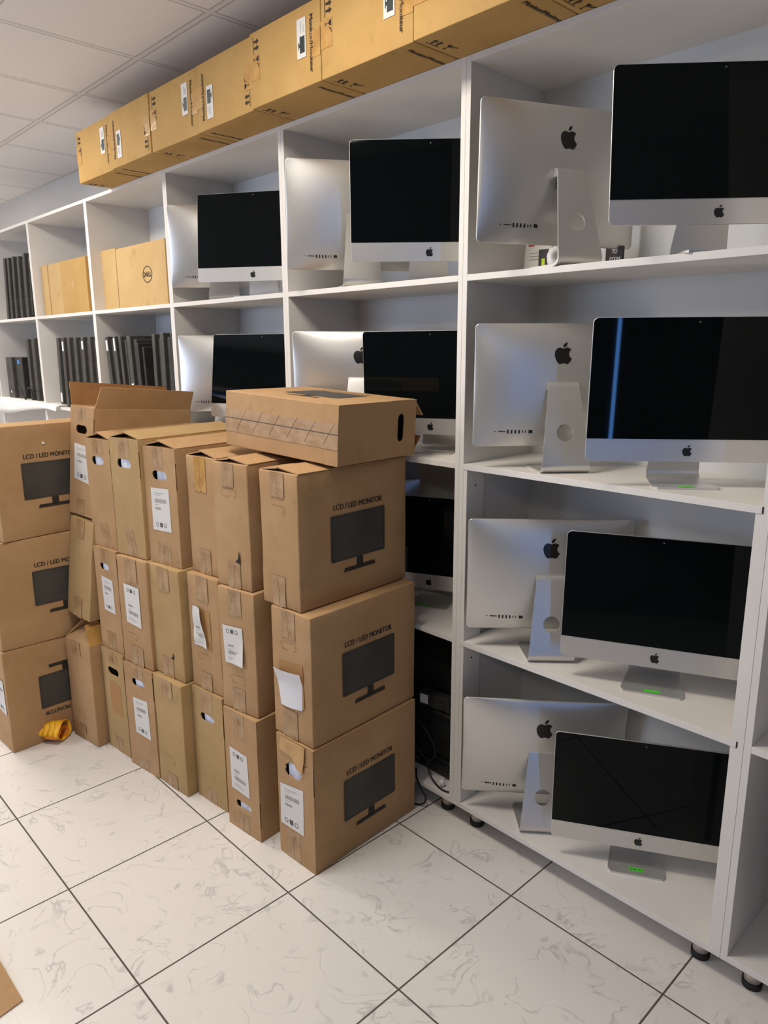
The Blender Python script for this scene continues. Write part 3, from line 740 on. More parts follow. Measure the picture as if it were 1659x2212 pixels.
def carton(q, label, seed, m=None, hole=None, hole_fill='foam', tent=0, side=False, flip=False, group='worn monitor cartons stacked on the floor', opentop=False, name='monitor_carton', pofs=(0, 0)):
    x, y, z, yaw, w, d, h = q[:7]; ro, pi_ = (q[7], q[8]) if len(q) > 7 else (0, 0)
    m = m or M_CARD
    global FO; FO = .0004 if hole else .0018
    t = thing(name, (x, y, z), yaw, label, 'cardboard box', group)
    if ro or pi_:
        # same convention as the pose fit: pitch about x, roll about y, yaw about z
        Rm = Matrix.Rotation(yaw, 4, 'Z') @ Matrix.Rotation(ro, 4, 'Y') @ Matrix.Rotation(-pi_, 4, 'X')
        t.rotation_euler = Rm.to_euler()
    bm = bmesh.new(); top = h-.0015
    if hole:
        hu, hz, hw_, hh = hole; cav = .07
        hp = stadium(w*hu, hz, hw_, hh, 8, .06 if hole_fill != 'torn' else .3, seed)
        plate_with_hole(bm, w, top, .004, hp)
        addbox(bm, 0, .004, .004, cav, 0, top); addbox(bm, w-.004, w, .004, cav, 0, top); addbox(bm, .004, w-.004, .004, cav, 0, .004); addbox(bm, .004, w-.004, .004, cav, top-.004, top)
        if opentop: y_b = cav
        softbox(bm, 0, w, cav-.001, d, 0, top, seed, r=.003, amp=.0006)
    else:
        softbox(bm, 0, w, 0, d, 0, top, seed)
    me = fin(bm, 'carton_body')
    o = link('carton_body', me, m, t)
    for p in me.polygons: p.use_smooth = not hole
    if not hole: me.set_sharp_from_angle(angle=math.radians(50))
    if hole:
        if hole_fill in ('foam', 'torn'):
            bm = bmesh.new(); softbox(bm, max(w*hu-hw_*.38, .008), min(w*hu+hw_*.75, w-.006), .007, .06, hz-.06, hz+.05, seed+5, r=.010, amp=.004, step=.012)
            link('packing_foam', fin(bm, 'packing_foam'), M_FOAM, t, smooth=True)
            boxobj('dark_interior', (.0045, w-.0045, .061, .068, .005, top-.005), M_DK, t)  # near-black sheet painting the shade deep inside the carton
        else: boxobj('dark_interior', (.0045, w-.0045, .05, .068, .005, top-.005), M_DK if hole_fill == 'dark' else M_CARDIN, t)  # dark fill paints shade behind the hole, brown fill shows inner board
    # top flaps
    a = math.radians(tent)
    def flap(sgn, ang, nm='top_flap'):
        bm = bmesh.new(); Lw = w/2-.0015 if tent < 1 else (w/2)/cos(a)-.003*(1 if sgn < 0 else 2)
        addbox(bm, 0, Lw, .004, d-.004, 0, .0035)
        o_ = link(nm, fin(bm, nm), m, t)
        if sgn > 0: o_.location = (0, 0, top-.001); o_.rotation_euler = (0, -ang, 0)
        else:
            o_.location = (w, 0, top-.001); o_.rotation_euler = (0, -(PI-ang), 0); o_.location.z += .0
        return o_
    if tent:
        f1 = flap(1, a)
        # mirrored flap hinged on the right edge
        bm = bmesh.new(); Lw = (w/2)/cos(a)+.012; addbox(bm, -Lw, 0, .006, d-.004, .0, .0035)
        f2 = link('top_flap', fin(bm, 'top_flap'), m, t); f2.location = (w, 0, top-.001); f2.rotation_euler = (0, a, 0)
        boxobj('shaded_inner_flap', (.006, w-.006, .05, d-.02, top-.0005, top+.0015), M_DK, t)  # inner flap coloured near-black to paint the shade under the raised flaps
    if side: side_print(t, w, h, flip, yoff=pofs[0], zoff=pofs[1])
    return t
G0 = 'worn monitor cartons stacked on the floor'
def stack_specs(): pass
W_ = lambda q: q[4]
# ---- stack nearest the camera (three cartons)
q = (-.302, -.546, 0, .048, .184, .491, .45)
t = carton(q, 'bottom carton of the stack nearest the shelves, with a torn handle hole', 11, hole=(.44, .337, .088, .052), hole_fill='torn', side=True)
strip('packing_tape', [(.03, .45), (.15, .45), (.145, .40), (.135, .352), (.105, .36), (.085, .392), (.02, .40)], M_TAPE2, t, -.006, .0012)
ship_label(t, .184, [(.013, .268), (.133, .287), (.129, .118), (.010, .116)], seed=3)
tape_front(t, .184, .22, .6, 0, .11, 4)
q = (-.314, -.540, .4505, .061, .19, .49, .44)
t = carton(q, 'middle carton of the stack nearest the shelves, with a curled white label', 12, side=True)
tape_front(t, .19, .27, .62, .345, .4385, 5); tape_front(t, .19, .24, .62, 0, .10, 6); handle_outline(t, .19, .44, .32)
strip('torn_patch', [(.035, .262), (.15, .272), (.155, .125), (.04, .125)], M_PATCH, t, -FO-.0005, .0003)
ship_label(t, .19, [(.018, .235), (.150, .247), (.145, .118), (.040, .108)], peel=2, seed=6, back=True)
q = (-.357, -.535, .892, .06, .182, .49, .434)
t = carton(q, 'upper carton of the stack nearest the shelves, under the flat-lying carton', 13, side=True, tent=7)
tape_front(t, .182, .30, .66, .355, .4325, 7); tape_front(t, .182, .28, .62, 0, .10, 8); handle_outline(t, .182, .46, .315, partial=True)
# flat-lying carton on top
Lq = (-.669, -.456, 1.366, .113, .533, .381, .187, .052, .006)
def lying():
    x, y, z, yaw, w, d, h, ro, pi_ = Lq
    t = thing('monitor_carton', (x, y, z), yaw, 'carton lying flat across the top of the box stacks', 'cardboard box', G0)
    t.rotation_euler = (Matrix.Rotation(yaw, 4, 'Z') @ Matrix.Rotation(ro, 4, 'Y') @ Matrix.Rotation(-pi_, 4, 'X')).to_euler()
    bm = bmesh.new(); ca = w-.06
    softbox(bm, 0, ca+.001, 0, d, 0, h, 77, r=.003, amp=.0006, bulge=0)
    # end wall with upright handle hole, built in XZ then turned to face +x
    b2 = bmesh.new(); hp = stadium(h*.52, .302, .092, .033, 8)
    # local plate: X across height(h), Z along depth(d)
    plate_with_hole(b2, h, d, .004, hp)
    mt = Matrix(((0, -1, 0, w), (0, 0, 1, 0), (1, 0, 0, 0), (0, 0, 0, 1)))
    b2.transform(mt)
    tmp = bpy.data.meshes.new('tmp'); b2.to_mesh(tmp); b2.free(); bm.from_mesh(tmp); bpy.data.meshes.remove(tmp)
    addbox(bm, ca, w-.004, 0, .004, 0, h); addbox(bm, ca, w-.004, d-.004, d, 0, h); addbox(bm, ca, w-.004, .004, d-.004, 0, .004); addbox(bm, ca, w-.004, .004, d-.004, h-.004, h)
    link('carton_body', fin(bm, 'carton_body'), M_CARD, t)
    boxobj('dark_interior', (w-.05, w-.045, .005, d-.005, .005, h-.005), M_DK, t)  # near-black sheet painting the shade behind the handle hole
    # back flaps sprung open
    f = boxobj('top_flap', (0, w-.01, 0, .07, 0, .004), M_CARD, t); f.location = (.003, d, h-.006); f.rotation_euler = (math.radians(-48), 0, 0)
    f = boxobj('top_flap', (0, w-.01, 0, .07, 0, .004), M_CARDIN, t); f.location = (.003, d, .004); f.rotation_euler = (math.radians(50), 0, 0)
    # taped bottom seam on the long front face
    bm = bmesh.new(); addbox(bm, .0, w, -.0012, .0004, .050, .128)
    tp = link('packing_tape', fin(bm, 'packing_tape'), M_TAPE, t)
    bm = bmesh.new(); addbox(bm, .0, w, -.0018, -.001, .0965, .0985)
    for k in range(6):
        x0 = .06+k*.082; a, b_ = Vector((x0, .06)), Vector((x0+.05, .132)); dv = (b_-a).normalized(); nn = Vector((-dv.y, dv.x))*.0006
        bm.faces.new([bm.verts.new((p.x, -.0016, p.y)) for p in (a-nn, b_-nn, b_+nn, a+nn)])
    link('seam_line', fin(bm, 'seam_line'), M_INKG, tp)
    side_print(t, 0, 0, mtx=frame((0.01, .012, h+.0006), (1, 0, 0), (0, 1, 0)))
lying()
# ---- second stack
q = (-.557, -.591, 0, .09, .18, .49, .464)
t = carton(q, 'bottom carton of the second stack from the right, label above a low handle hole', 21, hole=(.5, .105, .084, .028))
tape_front(t, .18, .28, .62, .37, .4625, 22); tape_front(t, .18, .3, .66, 0, .075, 23)
ship_label(t, .18, [(.025, .318), (.122, .312), (.128, .150), (.028, .158)], z_up=False, seed=24)
q = (-.564, -.584, .4645, .156, .178, .49, .443)
t = carton(q, 'middle carton of the second stack from the right, label corner folded', 25)
tape_front(t, .178, .30, .66, .35, .4415, 26); tape_front(t, .178, .3, .66, 0, .085, 27); handle_outline(t, .178, .48, .118)
ship_label(t, .178, [(.018, .305), (.118, .312), (.124, .175), (.026, .170)], z_up=False, peel=3, seed=28)
q = (-.576, -.571, .908, .139, .171, .49, .424)
t = carton(q, 'top carton of the second stack from the right, with a small tear near its base', 29, tent=9)
tape_front(t, .171, .28, .62, .345, .4225, 30); tape_front(t, .171, .33, .70, 0, .09, 31); handle_outline(t, .171, .46, .325)
strip('tear', [(.098, .095), (.112, .105), (.118, .135), (.123, .105), (.122, .088)], M_GAP, t, -FO-.0012, .0003)
# ---- third stack
q = (-.79, -.584, 0, .091, .184, .49, .461)
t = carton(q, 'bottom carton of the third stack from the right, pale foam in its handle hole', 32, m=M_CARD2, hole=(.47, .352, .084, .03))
tape_front(t, .184, .28, .66, .375, .4595, 33); tape_front(t, .184, .3, .66, 0, .06, 34)
q = (-.794, -.574, .4615, .095, .184, .49, .442)
t = carton(q, 'middle carton of the third stack from the right, with a half-peeled label', 35)
tape_front(t, .184, .30, .68, .345, .4405, 36); tape_front(t, .184, .3, .66, 0, .07, 37); handle_outline(t, .184, .45, .13)
strip('torn_patch', [(.06, .315), (.130, .312), (.134, .165), (.062, .168)], M_PATCH, t, -FO-.0005, .0003)
ship_label(t, .184, [(.030, .318), (.088, .320), (.118, .172), (.032, .168)], z_up=False, peel=1, seed=38)
q = (-.792, -.549, .904, .091, .17, .49, .424)
t = carton(q, 'top carton of the third stack from the right, its handle covered by clear tape', 39, tent=12)
tape_front(t, .17, .28, .68, .30, .4225, 40, m=M_TAPE2); tape_front(t, .17, .3, .7, 0, .09, 41); handle_outline(t, .17, .46, .315)
# ---- fourth stack
q = (-.989, -.642, 0, .076, .193, .49, .462)
t = carton(q, 'bottom carton of the fourth stack from the right, plain with a small handle nick', 42, m=M_CARD2)
tape_front(t, .193, .3, .68, .39, .4605, 43); tape_front(t, .193, .3, .66, 0, .06, 44, m=M_TAPE); handle_outline(t, .193, .42, .12, partial=True)
q = (-1.002, -.622, .4625, .113, .195, .49, .44)
t = carton(q, 'middle carton of the fourth stack from the right, taped top and bottom with a nick', 45, m=M_CARD2)
tape_front(t, .195, .3, .68, .345, .4385, 46); tape_front(t, .195, .28, .66, 0, .08, 47)
strip('tear', [(.115, .085), (.125, .088), (.132, .108), (.136, .085), (.13, .078)], M_GAP, t, -FO-.0012, .0003)
q = (-1.019, -.603, .903, .15, .195, .49, .443)
t = carton(q, 'top carton of the fourth stack from the right, tall white label under its handle hole', 48, hole=(.50, .338, .086, .034), tent=12)
tape_front(t, .195, .3, .62, .365, .4415, 49); tape_front(t, .195, .3, .7, 0, .085, 50)
ship_label(t, .195, [(.040, .288), (.148, .292), (.150, .130), (.040, .128)], seed=51)
# ---- fifth stack
q = (-1.186, -.672, 0, .134, .196, .49, .459)
t = carton(q, 'bottom carton of the fifth stack from the right, white label below its handle hole', 52, hole=(.48, .385, .086, .032))
tape_front(t, .196, .3, .68, .405, .4575, 53); tape_front(t, .196, .3, .66, 0, .05, 54)
ship_label(t, .196, [(.050, .315), (.150, .322), (.158, .155), (.055, .160)], seed=55)
q = (-1.188, -.664, .4595, .152, .194, .49, .445)
t = carton(q, 'middle carton of the fifth stack from the right, upside-down label beside another label', 56)
tape_front(t, .194, .3, .68, .345, .4435, 57); tape_front(t, .194, .3, .7, 0, .08, 58); handle_outline(t, .194, .36, .12, partial=True)
ship_label(t, .194, [(.040, .335), (.140, .330), (.140, .165), (.044, .175)], z_up=False, seed=59)
q = (-1.199, -.648, .907, .169, .183, .49, .459)
t = carton(q, 'top carton of the fifth stack from the right, yellowish with a shadowy handle hole', 60, m=M_CARD2, hole=(.47, .362, .088, .034), tent=13)
tape_front(t, .183, .32, .68, .385, .4575, 61); tape_front(t, .183, .42, .72, 0, .11, 62, skew=-.02)
# ---- sixth stack
q = (-1.388, -.679, 0, .092, .174, .49, .463)
t = carton(q, 'bottom carton of the sixth stack from the right, brown patch where a label was', 63, m=M_CARD2, hole=(.5, .37, .086, .032), hole_fill='dark')
tape_front(t, .174, .36, .72, .41, .4615, 64); tape_front(t, .174, .3, .66, 0, .07, 65)
strip('torn_patch', [(.045, .325), (.135, .315), (.140, .175), (.05, .185)], M_PATCH, t, -FO-.0005, .0003)
q = (-1.392, -.67, .464, .118, .169, .49, .44)
t = carton(q, 'middle carton of the sixth stack from the right, blank white label under a half-open handle', 66, hole=(.44, .36, .066, .028))
tape_front(t, .169, .3, .68, .375, .4385, 67); tape_front(t, .169, .3, .7, 0, .08, 68)
ship_label(t, .169, [(.045, .318), (.128, .310), (.132, .165), (.050, .172)], seed=69)
q = (-1.412, -.657, .904, .124, .179, .49, .443)
t = carton(q, 'top carton of the sixth stack from the right, pale foam behind its handle hole', 70, hole=(.48, .355, .086, .034), tent=14)
tape_front(t, .179, .3, .7, .385, .4415, 71); tape_front(t, .179, .45, .8, 0, .10, 72, skew=-.02)
# ---- seventh (leaning) stack
q = (-1.588, -.755, 0, .143, .195, .49, .468)
t = carton(q, 'dented bottom carton of the leftmost narrow stack, its top flaps caved in', 73, m=M_CARD)
tape_front(t, .195, .28, .62, .405, .4665, 74); tape_front(t, .195, .3, .55, .03, .075, 75); handle_outline(t, .195, .35, .12, partial=True)
def wedge(name, pts, th, m, par):
    bm = bmesh.new(); vs = [bm.verts.new(p) for p in pts]; f = bm.faces.new(vs); bm.normal_update()
    r = bmesh.ops.extrude_face_region(bm, geom=[f]); n = f.normal.copy()
    for g in r['geom']:
        if isinstance(g, bmesh.types.BMVert): g.co += n*th
    return link(name, fin(bm, name), m, par)
wedge('top_flap', [(0, .01, .466), (.0, .46, .466), (.05, .46, .530), (.075, .05, .548)], .004, M_CARD, t)
wedge('top_flap', [(.194, .006, .466), (.194, .46, .466), (.13, .46, .525), (.145, .02, .548)], .004, M_TAPE2, t)
wedge('top_flap', [(.004, .002, .466), (.190, .002, .466), (.14, .10, .535), (.03, .10, .53)], .004, M_CARD, t)
q = (-1.598, -.729, .577, .155, .171, .49, .432, .09, .087)
t = carton(q, 'middle carton of the leftmost narrow stack, leaning to the right', 76, m=M_CARD2)
tape_front(t, .171, .28, .64, .350, .430, 77); tape_front(t, .171, .30, .66, 0, .085, 78)
q = (-1.598, -.677, 1.014, .172, .168, .49, .458, .063, .077)
t = carton(q, 'open carton with raised flaps atop the leftmost narrow stack', 79, hole=(.48, .362, .080, .034), hole_fill='brown')
tape_front(t, .168, .3, .66, .40, .456, 80); tape_front(t, .168, .3, .66, 0, .07, 81)
ship_label(t, .186, [(.033, .302), (.146, .295), (.150, .140), (.036, .153)], seed=82)
wedge('top_flap', [(.166, .006, .455), (.166, .485, .455), (.187, .485, .540), (.187, .02, .545)], .0035, M_CARD, t)
wedge('top_flap', [(.002, .006, .455), (.002, .485, .455), (-.01, .485, .545), (-.012, .0, .55)], .0035, M_CARDIN, t)
# ---- left wide stack (printed side showing)
for k, (q, lab, fl) in enumerate((((-1.773, -1.017, 0, .044, .171, .49, .46), 'bottom carton of the far left stack, printed upside down beside the orange strap', True),
                                  ((-1.778, -1.003, .4605, -.002, .169, .49, .463), 'middle carton of the far left stack, printed side partly hidden', False),
                                  ((-1.767, -.969, .924, .110, .17, .49, .469), 'topmost carton of the far left stack, a white fleck above its printed side', False))):
    qq = list(q)
    t = carton(qq, lab, 90+k, side=True, flip=fl, tent=0, pofs=((-.02, .018), (.02, .035), (-.028, .030))[k])
    tape_front(t, q[4], .3, .66, .38, q[6]-.002, 95+k)
    if k == 0: ship_label(t, q[4], [(.05, .33), (.15, .325), (.155, .17), (.055, .18)], seed=99)
    if k == 2: boxobj('foam_fleck', (q[4]+.003, q[4]+.006, .195, .207, .385, .394), M_STYRO, t, .001)
# ------------------------------------------------------------------ long cartons on top of the cabinets
def arrow_loops(s):
    out = [[(-.5*s, -.06*s), (1.1*s, -.06*s), (1.1*s, .0), (-.5*s, .0)]]
    for cx in (0, .62*s):
        out.append([(cx-.10*s, .12*s), (cx+.10*s, .12*s), (cx+.10*s, .62*s), (cx+.26*s, .62*s), (cx, 1.0*s), (cx-.26*s, .62*s), (cx-.10*s, .62*s)])
    return out
def glass_loops(s):
    bowl = [(-.28*s, 1.0*s), (.28*s, 1.0*s)]+[(.28*s*cos(a), (.62+.0)*s+.0-.25*s*sin(a)+.0) for a in [i*PI/8 for i in range(1, 8)]]
    bowl = [(-.30*s, 1.0*s), (.30*s, 1.0*s), (.24*s, .74*s), (.10*s, .58*s), (.035*s, .54*s), (.035*s, .10*s), (.22*s, .06*s), (.22*s, 0), (-.22*s, 0), (-.22*s, .06*s), (-.035*s, .10*s), (-.035*s, .54*s), (-.10*s, .58*s), (-.24*s, .74*s)]
    umb = [(.36*s, .55*s), (.42*s, .82*s), (.60*s, 1.0*s), (.82*s, 1.06*s), (.98*s, 1.0*s), (.90*s, .93*s), (.80*s, .97*s), (.70*s, .86*s), (.62*s, .88*s), (.52*s, .74*s)]
    return [bowl, umb]
EDG = [-2.436, -2.024, -1.618, -1.222, -.830, -.437, -.030, .372, .775]
LAB = ['leftmost long carton on top of the cabinets', 'second long carton from the left on top of the cabinets', 'third long carton from the left on top of the cabinets',
       'fourth long carton from the left on top of the cabinets', 'fifth long carton from the left on top of the cabinets', 'sixth long carton from the left on top of the cabinets',
       'seventh long carton on the cabinets, cut off by the top picture edge', 'rightmost long carton on the cabinets, only its underside corner showing']
for i in range(8):
    w = EDG[i+1]-EDG[i]-.004; flipd = i in (1, 3); d, h = .445, .238; y0 = (-.163, -.172, -.170, -.172, -.184, -.184, -.188, -.125)[i]
    t = thing('boxed_monitor_carton', (EDG[i]+.002, y0, ZT+TH+.0008), rnd.uniform(-.006, .006), LAB[i], 'cardboard box', 'long golden cartons on top of the cabinets')
    bm = bmesh.new(); softbox(bm, 0, w, 0, d, 0, h, 200+i, r=.003, amp=.0008, bulge=.0)
    o = link('carton_body', fin(bm, 'carton_body'), M_CARDG, t, smooth=True); o.data.set_sharp_from_angle(angle=math.radians(50))
    F = frame((0, -.0012, 0), (1, 0, 0), (0, 0, 1)); U = frame((0, 0, -.0003), (1, 0, 0), (0, -1, 0))
    if flipd: F = F @ Matrix.Translation((w, h, 0)) @ Matrix.Rotation(PI, 4, 'Z')
    rot = Matrix.Rotation(-PI/2, 4, 'Z')     # writing runs downwards, letters' tops to the right
    # tape patches at both ends
    for b in ((.0, .055, .085, .165), (w-.05, w, .075, .155)):
        bm = bmesh.new(); addbox(bm, *b, -.0002, .0003); bm.transform(F)
        link('packing_tape', fin(bm, 'packing_tape'), M_TAPE2, t)
    link('arrow_symbol', polymesh('arrow_symbol', arrow_loops(.032), .0003, mtx=F @ Matrix.Translation((.022, .205, .0005)) @ rot), M_INK, t)
    link('glass_symbol', polymesh('glass_symbol', glass_loops(.030), .0003, mtx=F @ Matrix.Translation((.022, .150, .0005)) @ rot), M_INK, t)
    text_on('printed_lettering', 'Monitor/Moniteur', .165, .0165, F @ Matrix.Translation((w-.052, .118, .0005)) @ rot, M_INK, t)
    lb = link('picture_label', polymesh('picture_label', [[(w-.118, .088), (w-.072, .088), (w-.072, .203), (w-.118, .203)]], .0003, mtx=F @ Matrix.Translation((0, 0, .0006))), M_PAPER, t)
    bm = bmesh.new(); addbox(bm, w-.103, w-.078, .102, .150, 0, .0003); addbox(bm, w-.108, w-.103, .120, .130, 0, .0003); addbox(bm, w-.111, w-.108, .114, .136, 0, .0003); bm.transform(F @ Matrix.Translation((0, 0, .0008)))
    link('monitor_picture', fin(bm, 'monitor_picture'), M_PHOTO, lb)
    bm = bmesh.new()
    for k in range(3): addbox(bm, w-.098+k*.008, w-.0965+k*.008, .160, .192-.006*k, 0, .0003)
    bm.transform(F @ Matrix.Translation((0, 0, .0008))); link('label_text_lines', fin(bm, 'label_text_lines'), M_BAR, lb)
    # underside printing: X=right, Y=towards the front edge, seen from below
    Ud = frame((0, 0, -.0012), (0, 1, 0), (1, 0, 0))      # right=+y, up=+x, out=-z
    if not flipd:
        link('arrow_symbol', polymesh('arrow_symbol', arrow_loops(.032), .0002, mtx=Ud @ Matrix.Translation((.045, .020, .0))), M_INK, t)
        link('glass_symbol', polymesh('glass_symbol', glass_loops(.030), .0002, mtx=Ud @ Matrix.Translation((.100, .022, .0))), M_INK, t)
        text_on('printed_lettering', 'Monitor/Moniteur', .165, .0165, Ud @ Matrix.Translation((.115, w-.055, 0)), M_INK, t)
    else:
        text_on('printed_lettering', 'Monitor/Moniteur', .165, .0165, Ud @ Matrix.Translation((.115, .035, 0)), M_INK, t)

# ------------------------------------------------------------------ flat tan cartons in the top row (left bays)
def plain_carton(x0, x1, z0, z1, y0, dpt, label, m=M_CARDP, rz=0.):
    t = thing('flat_carton', (x0, y0, z0+.0006), rz, label, 'cardboard box', 'tan flat cartons in the top row')
    w, h = x1-x0, z1-z0
    bm = bmesh.new(); softbox(bm, 0, w, 0, dpt, 0, h, int(abs(x0)*100), r=.003, amp=.0006, bulge=0)
    link('carton_body', fin(bm, 'carton_body'), m, t, smooth=True).data.set_sharp_from_angle(angle=math.radians(50))
    bm = bmesh.new(); addbox(bm, w*.45, w*.45+.012, -.0011, 0, .0, .006); addbox(bm, .002, w-.002, dpt*.5-.0006, dpt*.5+.0006, h, h+.0008)
    link('closing_tab', fin(bm, 'closing_tab'), M_EDGE, t)
    return t
plain_carton(-2.895, -2.590, Z1, 2.243, .065, .09, 'plain tan carton standing left of and behind the one with a round logo')
t = plain_carton(-2.506, -1.945, Z1, 2.225, .030, .10, 'larger tan carton with a round printed logo in the top row')
F = frame((.358, -.0012, .158), (1, 0, 0), (0, 0, 1))
bm = bmesh.new(); n = 40; R1, R2 = .0520, .0470
for i in range(n):
    a0, a1 = 2*PI*i/n, 2*PI*(i+1)/n
    bm.faces.new([bm.verts.new(F @ Vector((r*cos(a), r*sin(a)*.80, 0))) for r, a in ((R2, a0), (R1, a0), (R1, a1), (R2, a1))])
link('printed_ring', fin(bm, 'printed_ring'), M_INK, t)
def letter_bars(strokes, th, F, par, m, name):
    bm = bmesh.new()
    for (a, b) in strokes:
        a, b = Vector(a), Vector(b); dv = (b-a).normalized(); nn = Vector((-dv.y, dv.x))*th/2; a2, b2 = a-dv*th*.4, b+dv*th*.4
        bm.faces.new([bm.verts.new(F @ Vector((p.x, p.y, 0))) for p in (a2-nn, b2-nn, b2+nn, a2+nn)])
    return link(name, fin(bm, name), m, par)
H = .0105
st = [((-.037, -H), (-.037, H)), ((-.037, H), (-.027, H*.8)), ((-.027, H*.8), (-.021, 0)), ((-.021, 0), (-.027, -H*.8)), ((-.027, -H*.8), (-.037, -H)),
      ((.016, H), (.016, -H)), ((.016, -H), (.026, -H)), ((.030, H), (.030, -H)), ((.030, -H), (.040, -H))]
e0 = Vector((-.003, 0)); ed = Vector((cos(.75), sin(.75))); en = Vector((-ed.y, ed.x))
for k in (-1, 0, 1): st.append((tuple(e0+en*k*H*.85-ed*.008), tuple(e0+en*k*H*.85+ed*.008)))
st.append((tuple(e0-en*H*.85-ed*.008), tuple(e0+en*H*.85-ed*.008)))
letter_bars(st, .0042, F @ Matrix.Translation((0, 0, .0002)), t, M_INK, 'printed_logo_lettering')
plain_carton(-3.700, -3.585, Z1, 2.232, .045, .10, 'leftmost of the three plain tan cartons side by side in the top row', m=M_CARDP)
plain_carton(-3.583, -3.322, Z1, 2.232, .050, .09, 'middle one of the three plain tan cartons side by side in the top row', m=M_CARDP)
t = plain_carton(-3.320, -2.925, Z1, 2.228, .030, .10, 'widest and rightmost of the three plain tan cartons in the top row', m=M_CARDG)
boxobj('pale_scrape', (.17, .20, -.0015, .0, .15, .19), M_CARDP, t)

# ------------------------------------------------------------------ black monitors without stands, standing on edge
def edge_monitor(x, y, z, th, dpt, h, lean, label, m=None, stick=None, grp='black monitor panels standing on edge', rz=0.):
    t = thing('flat_monitor', (x, y, z+.001), 0, label, 'monitor', grp)
    t.rotation_euler = (0, lean, rz)
    bm = bmesh.new(); addbox(bm, 0, th*.6, 0, dpt, 0, h, .004); addbox(bm, th*.55, th, .02, dpt-.02, .02, h-.02, .006)
    link('casing', fin(bm, 'casing'), m or M_GRYP, t)
    boxobj('screen', (-.0006, .0004, .012, dpt-.012, .012, h-.012), M_BLKG, t)
    bm = bmesh.new()
    for k in range(4): addbox(bm, th*.25, th*.4, -.0008, .001, h*.18+k*.03, h*.18+k*.03+.012)
    link('button_row', fin(bm, 'button_row'), M_BLKG, t)
    if stick: boxobj('white_sticker', (th*.15, th*.5, -.001, .0, stick[0], stick[1]), M_WHITE, t)
    return t
# far left bay, top row
for k, (x, lean, h) in enumerate(((-4.50, .30, .455), (-4.385, .29, .45), (-4.25, .28, .45), (-4.13, .20, .44), (-4.015, .20, .45), (-3.895, .02, .445))):
    xx = (-4.50, -4.425, -4.33, -4.22, -4.12, -3.86)[k]; le = (.10, .10, .10, .10, .10, -.02)[k]
    edge_monitor((-4.44, -4.35, -4.25, -4.13, -4.01, -3.86)[k], .03, Z1, .062, .28, h-.02, (.20, .17, .17, .14, .13, .10)[k]*.6,
                 ['leftmost dark panel in the far left top compartment', 'second dark panel from the left in the far left top compartment', 'third dark panel from the left in the far left top compartment',
                  'fourth dark panel from the left in the far left top compartment', 'fifth dark panel from the left in the far left top compartment', 'dark panel touching the right upright in the far left top compartment'][k])
# third bay from left, second row
E2 = [(-3.525, 0.045), (-3.425, .02), (-3.33, .0), (-3.235, .0), (-3.115, .0), (-3.01, -.01)]
for k, (x, le) in enumerate([(-3.527, .045), (-3.43, .02), (-3.335, .02), (-3.225, .02), (-3.11, .02), (-3.005, .02)]):
    edge_monitor(x, .03, Z2, .068, .30, .445, le, ['leftmost black panel in the compartment below the three tan cartons', 'second black panel from the left below the three tan cartons, white sticker near its top',
        'third black panel from the left below the three tan cartons', 'fourth black panel from the left below the three tan cartons', 'fifth black panel from the left below the three tan cartons, white sticker near its top',
        'black panel touching the right upright below the three tan cartons'][k], stick=[(.03, .09), (.36, .42), None, None, (.37, .42), None][k])
# fourth bay, second row (some leaning)
D2 = [(-2.70, .10, .06, .44), (-2.60, .09, .055, .44), (-2.53, .08, .05, .44), (-2.43, .07, .075, .44), (-2.33, .06, .05, .40), (-2.155, .0, .055, .445), (-2.065, .0, .065, .45), (-1.965, -.02, .08, .45)]
lb = ['leftmost leaning black panel below the carton with a round logo, white sticker on top', 'second leaning black panel below the carton with a round logo, sticker at its top', 'third leaning black panel below the carton with a round logo',
      'fourth leaning black panel below the carton with a round logo, sticker near its base', 'shorter leaning glossy panel in the middle below the carton with a round logo', 'upright black panel right of the leaning glossy one, below the round logo',
      'upright black panel second from the right upright, below the round logo', 'black panel with ribbed edge beside the right upright, below the round logo']
for k, (x, le, th, h) in enumerate(D2):
    edge_monitor(x, .03, Z2, th, .30, h, -le*1.0 if False else -le, lb[k], stick=[(.36, .42), (.36, .43), None, (.12, .18), None, None, None, None][k], m=M_BLK if k in (4, 7) else None)
# far left bay, second row: desktop tower and panels
t = thing('desktop_tower', (-4.58, .03, Z2+.001), 0, 'small black desktop tower with a blue sticker in the far left compartment', 'computer')
boxobj('tower_case', (0, .30, .02, .30, 0, .315), M_BLK, t, .004); boxobj('front_bezel', (-.002, .13, 0, .022, 0, .315), M_GRYP, t, .003)
boxobj('disc_drive', (.05, .058, -.001, .001, .16, .28), M_BLKG, t); boxobj('side_sticker', (.2, .245, .018, .021, .265, .295), M_BLUE, t)
boxobj('power_button', (.05, .065, -.002, .001, .05, .065), M_WHITE, t)
edge_monitor(-4.10, .03, Z2, .07, .30, .445, .02, 'tall charcoal panel right of the desktop tower', grp='tall panels beside the desktop tower')
edge_monitor(-3.99, .03, Z2, .09, .30, .445, .02, 'tall charcoal panel with a port strip beside the upright, right of the tower', grp='tall panels beside the desktop tower')
def tilted_monitor(x, y, z, yaw, w, h, lean, label):
    t = thing('flat_monitor', (x, y, z), yaw, label, 'monitor'); t.rotation_euler = (Matrix.Rotation(yaw, 4, 'Z') @ Matrix.Rotation(lean, 4, 'X')).to_euler()
    bm = bmesh.new(); addbox(bm, 0, w, 0, .03, 0, h, .004); addbox(bm, .03, w-.03, .028, .05, .03, h-.03, .008); link('casing', fin(bm, 'casing'), M_BLK, t)
    boxobj('screen', (.012, w-.012, -.0006, .0005, .015, h-.012), M_BLKG, t); return t
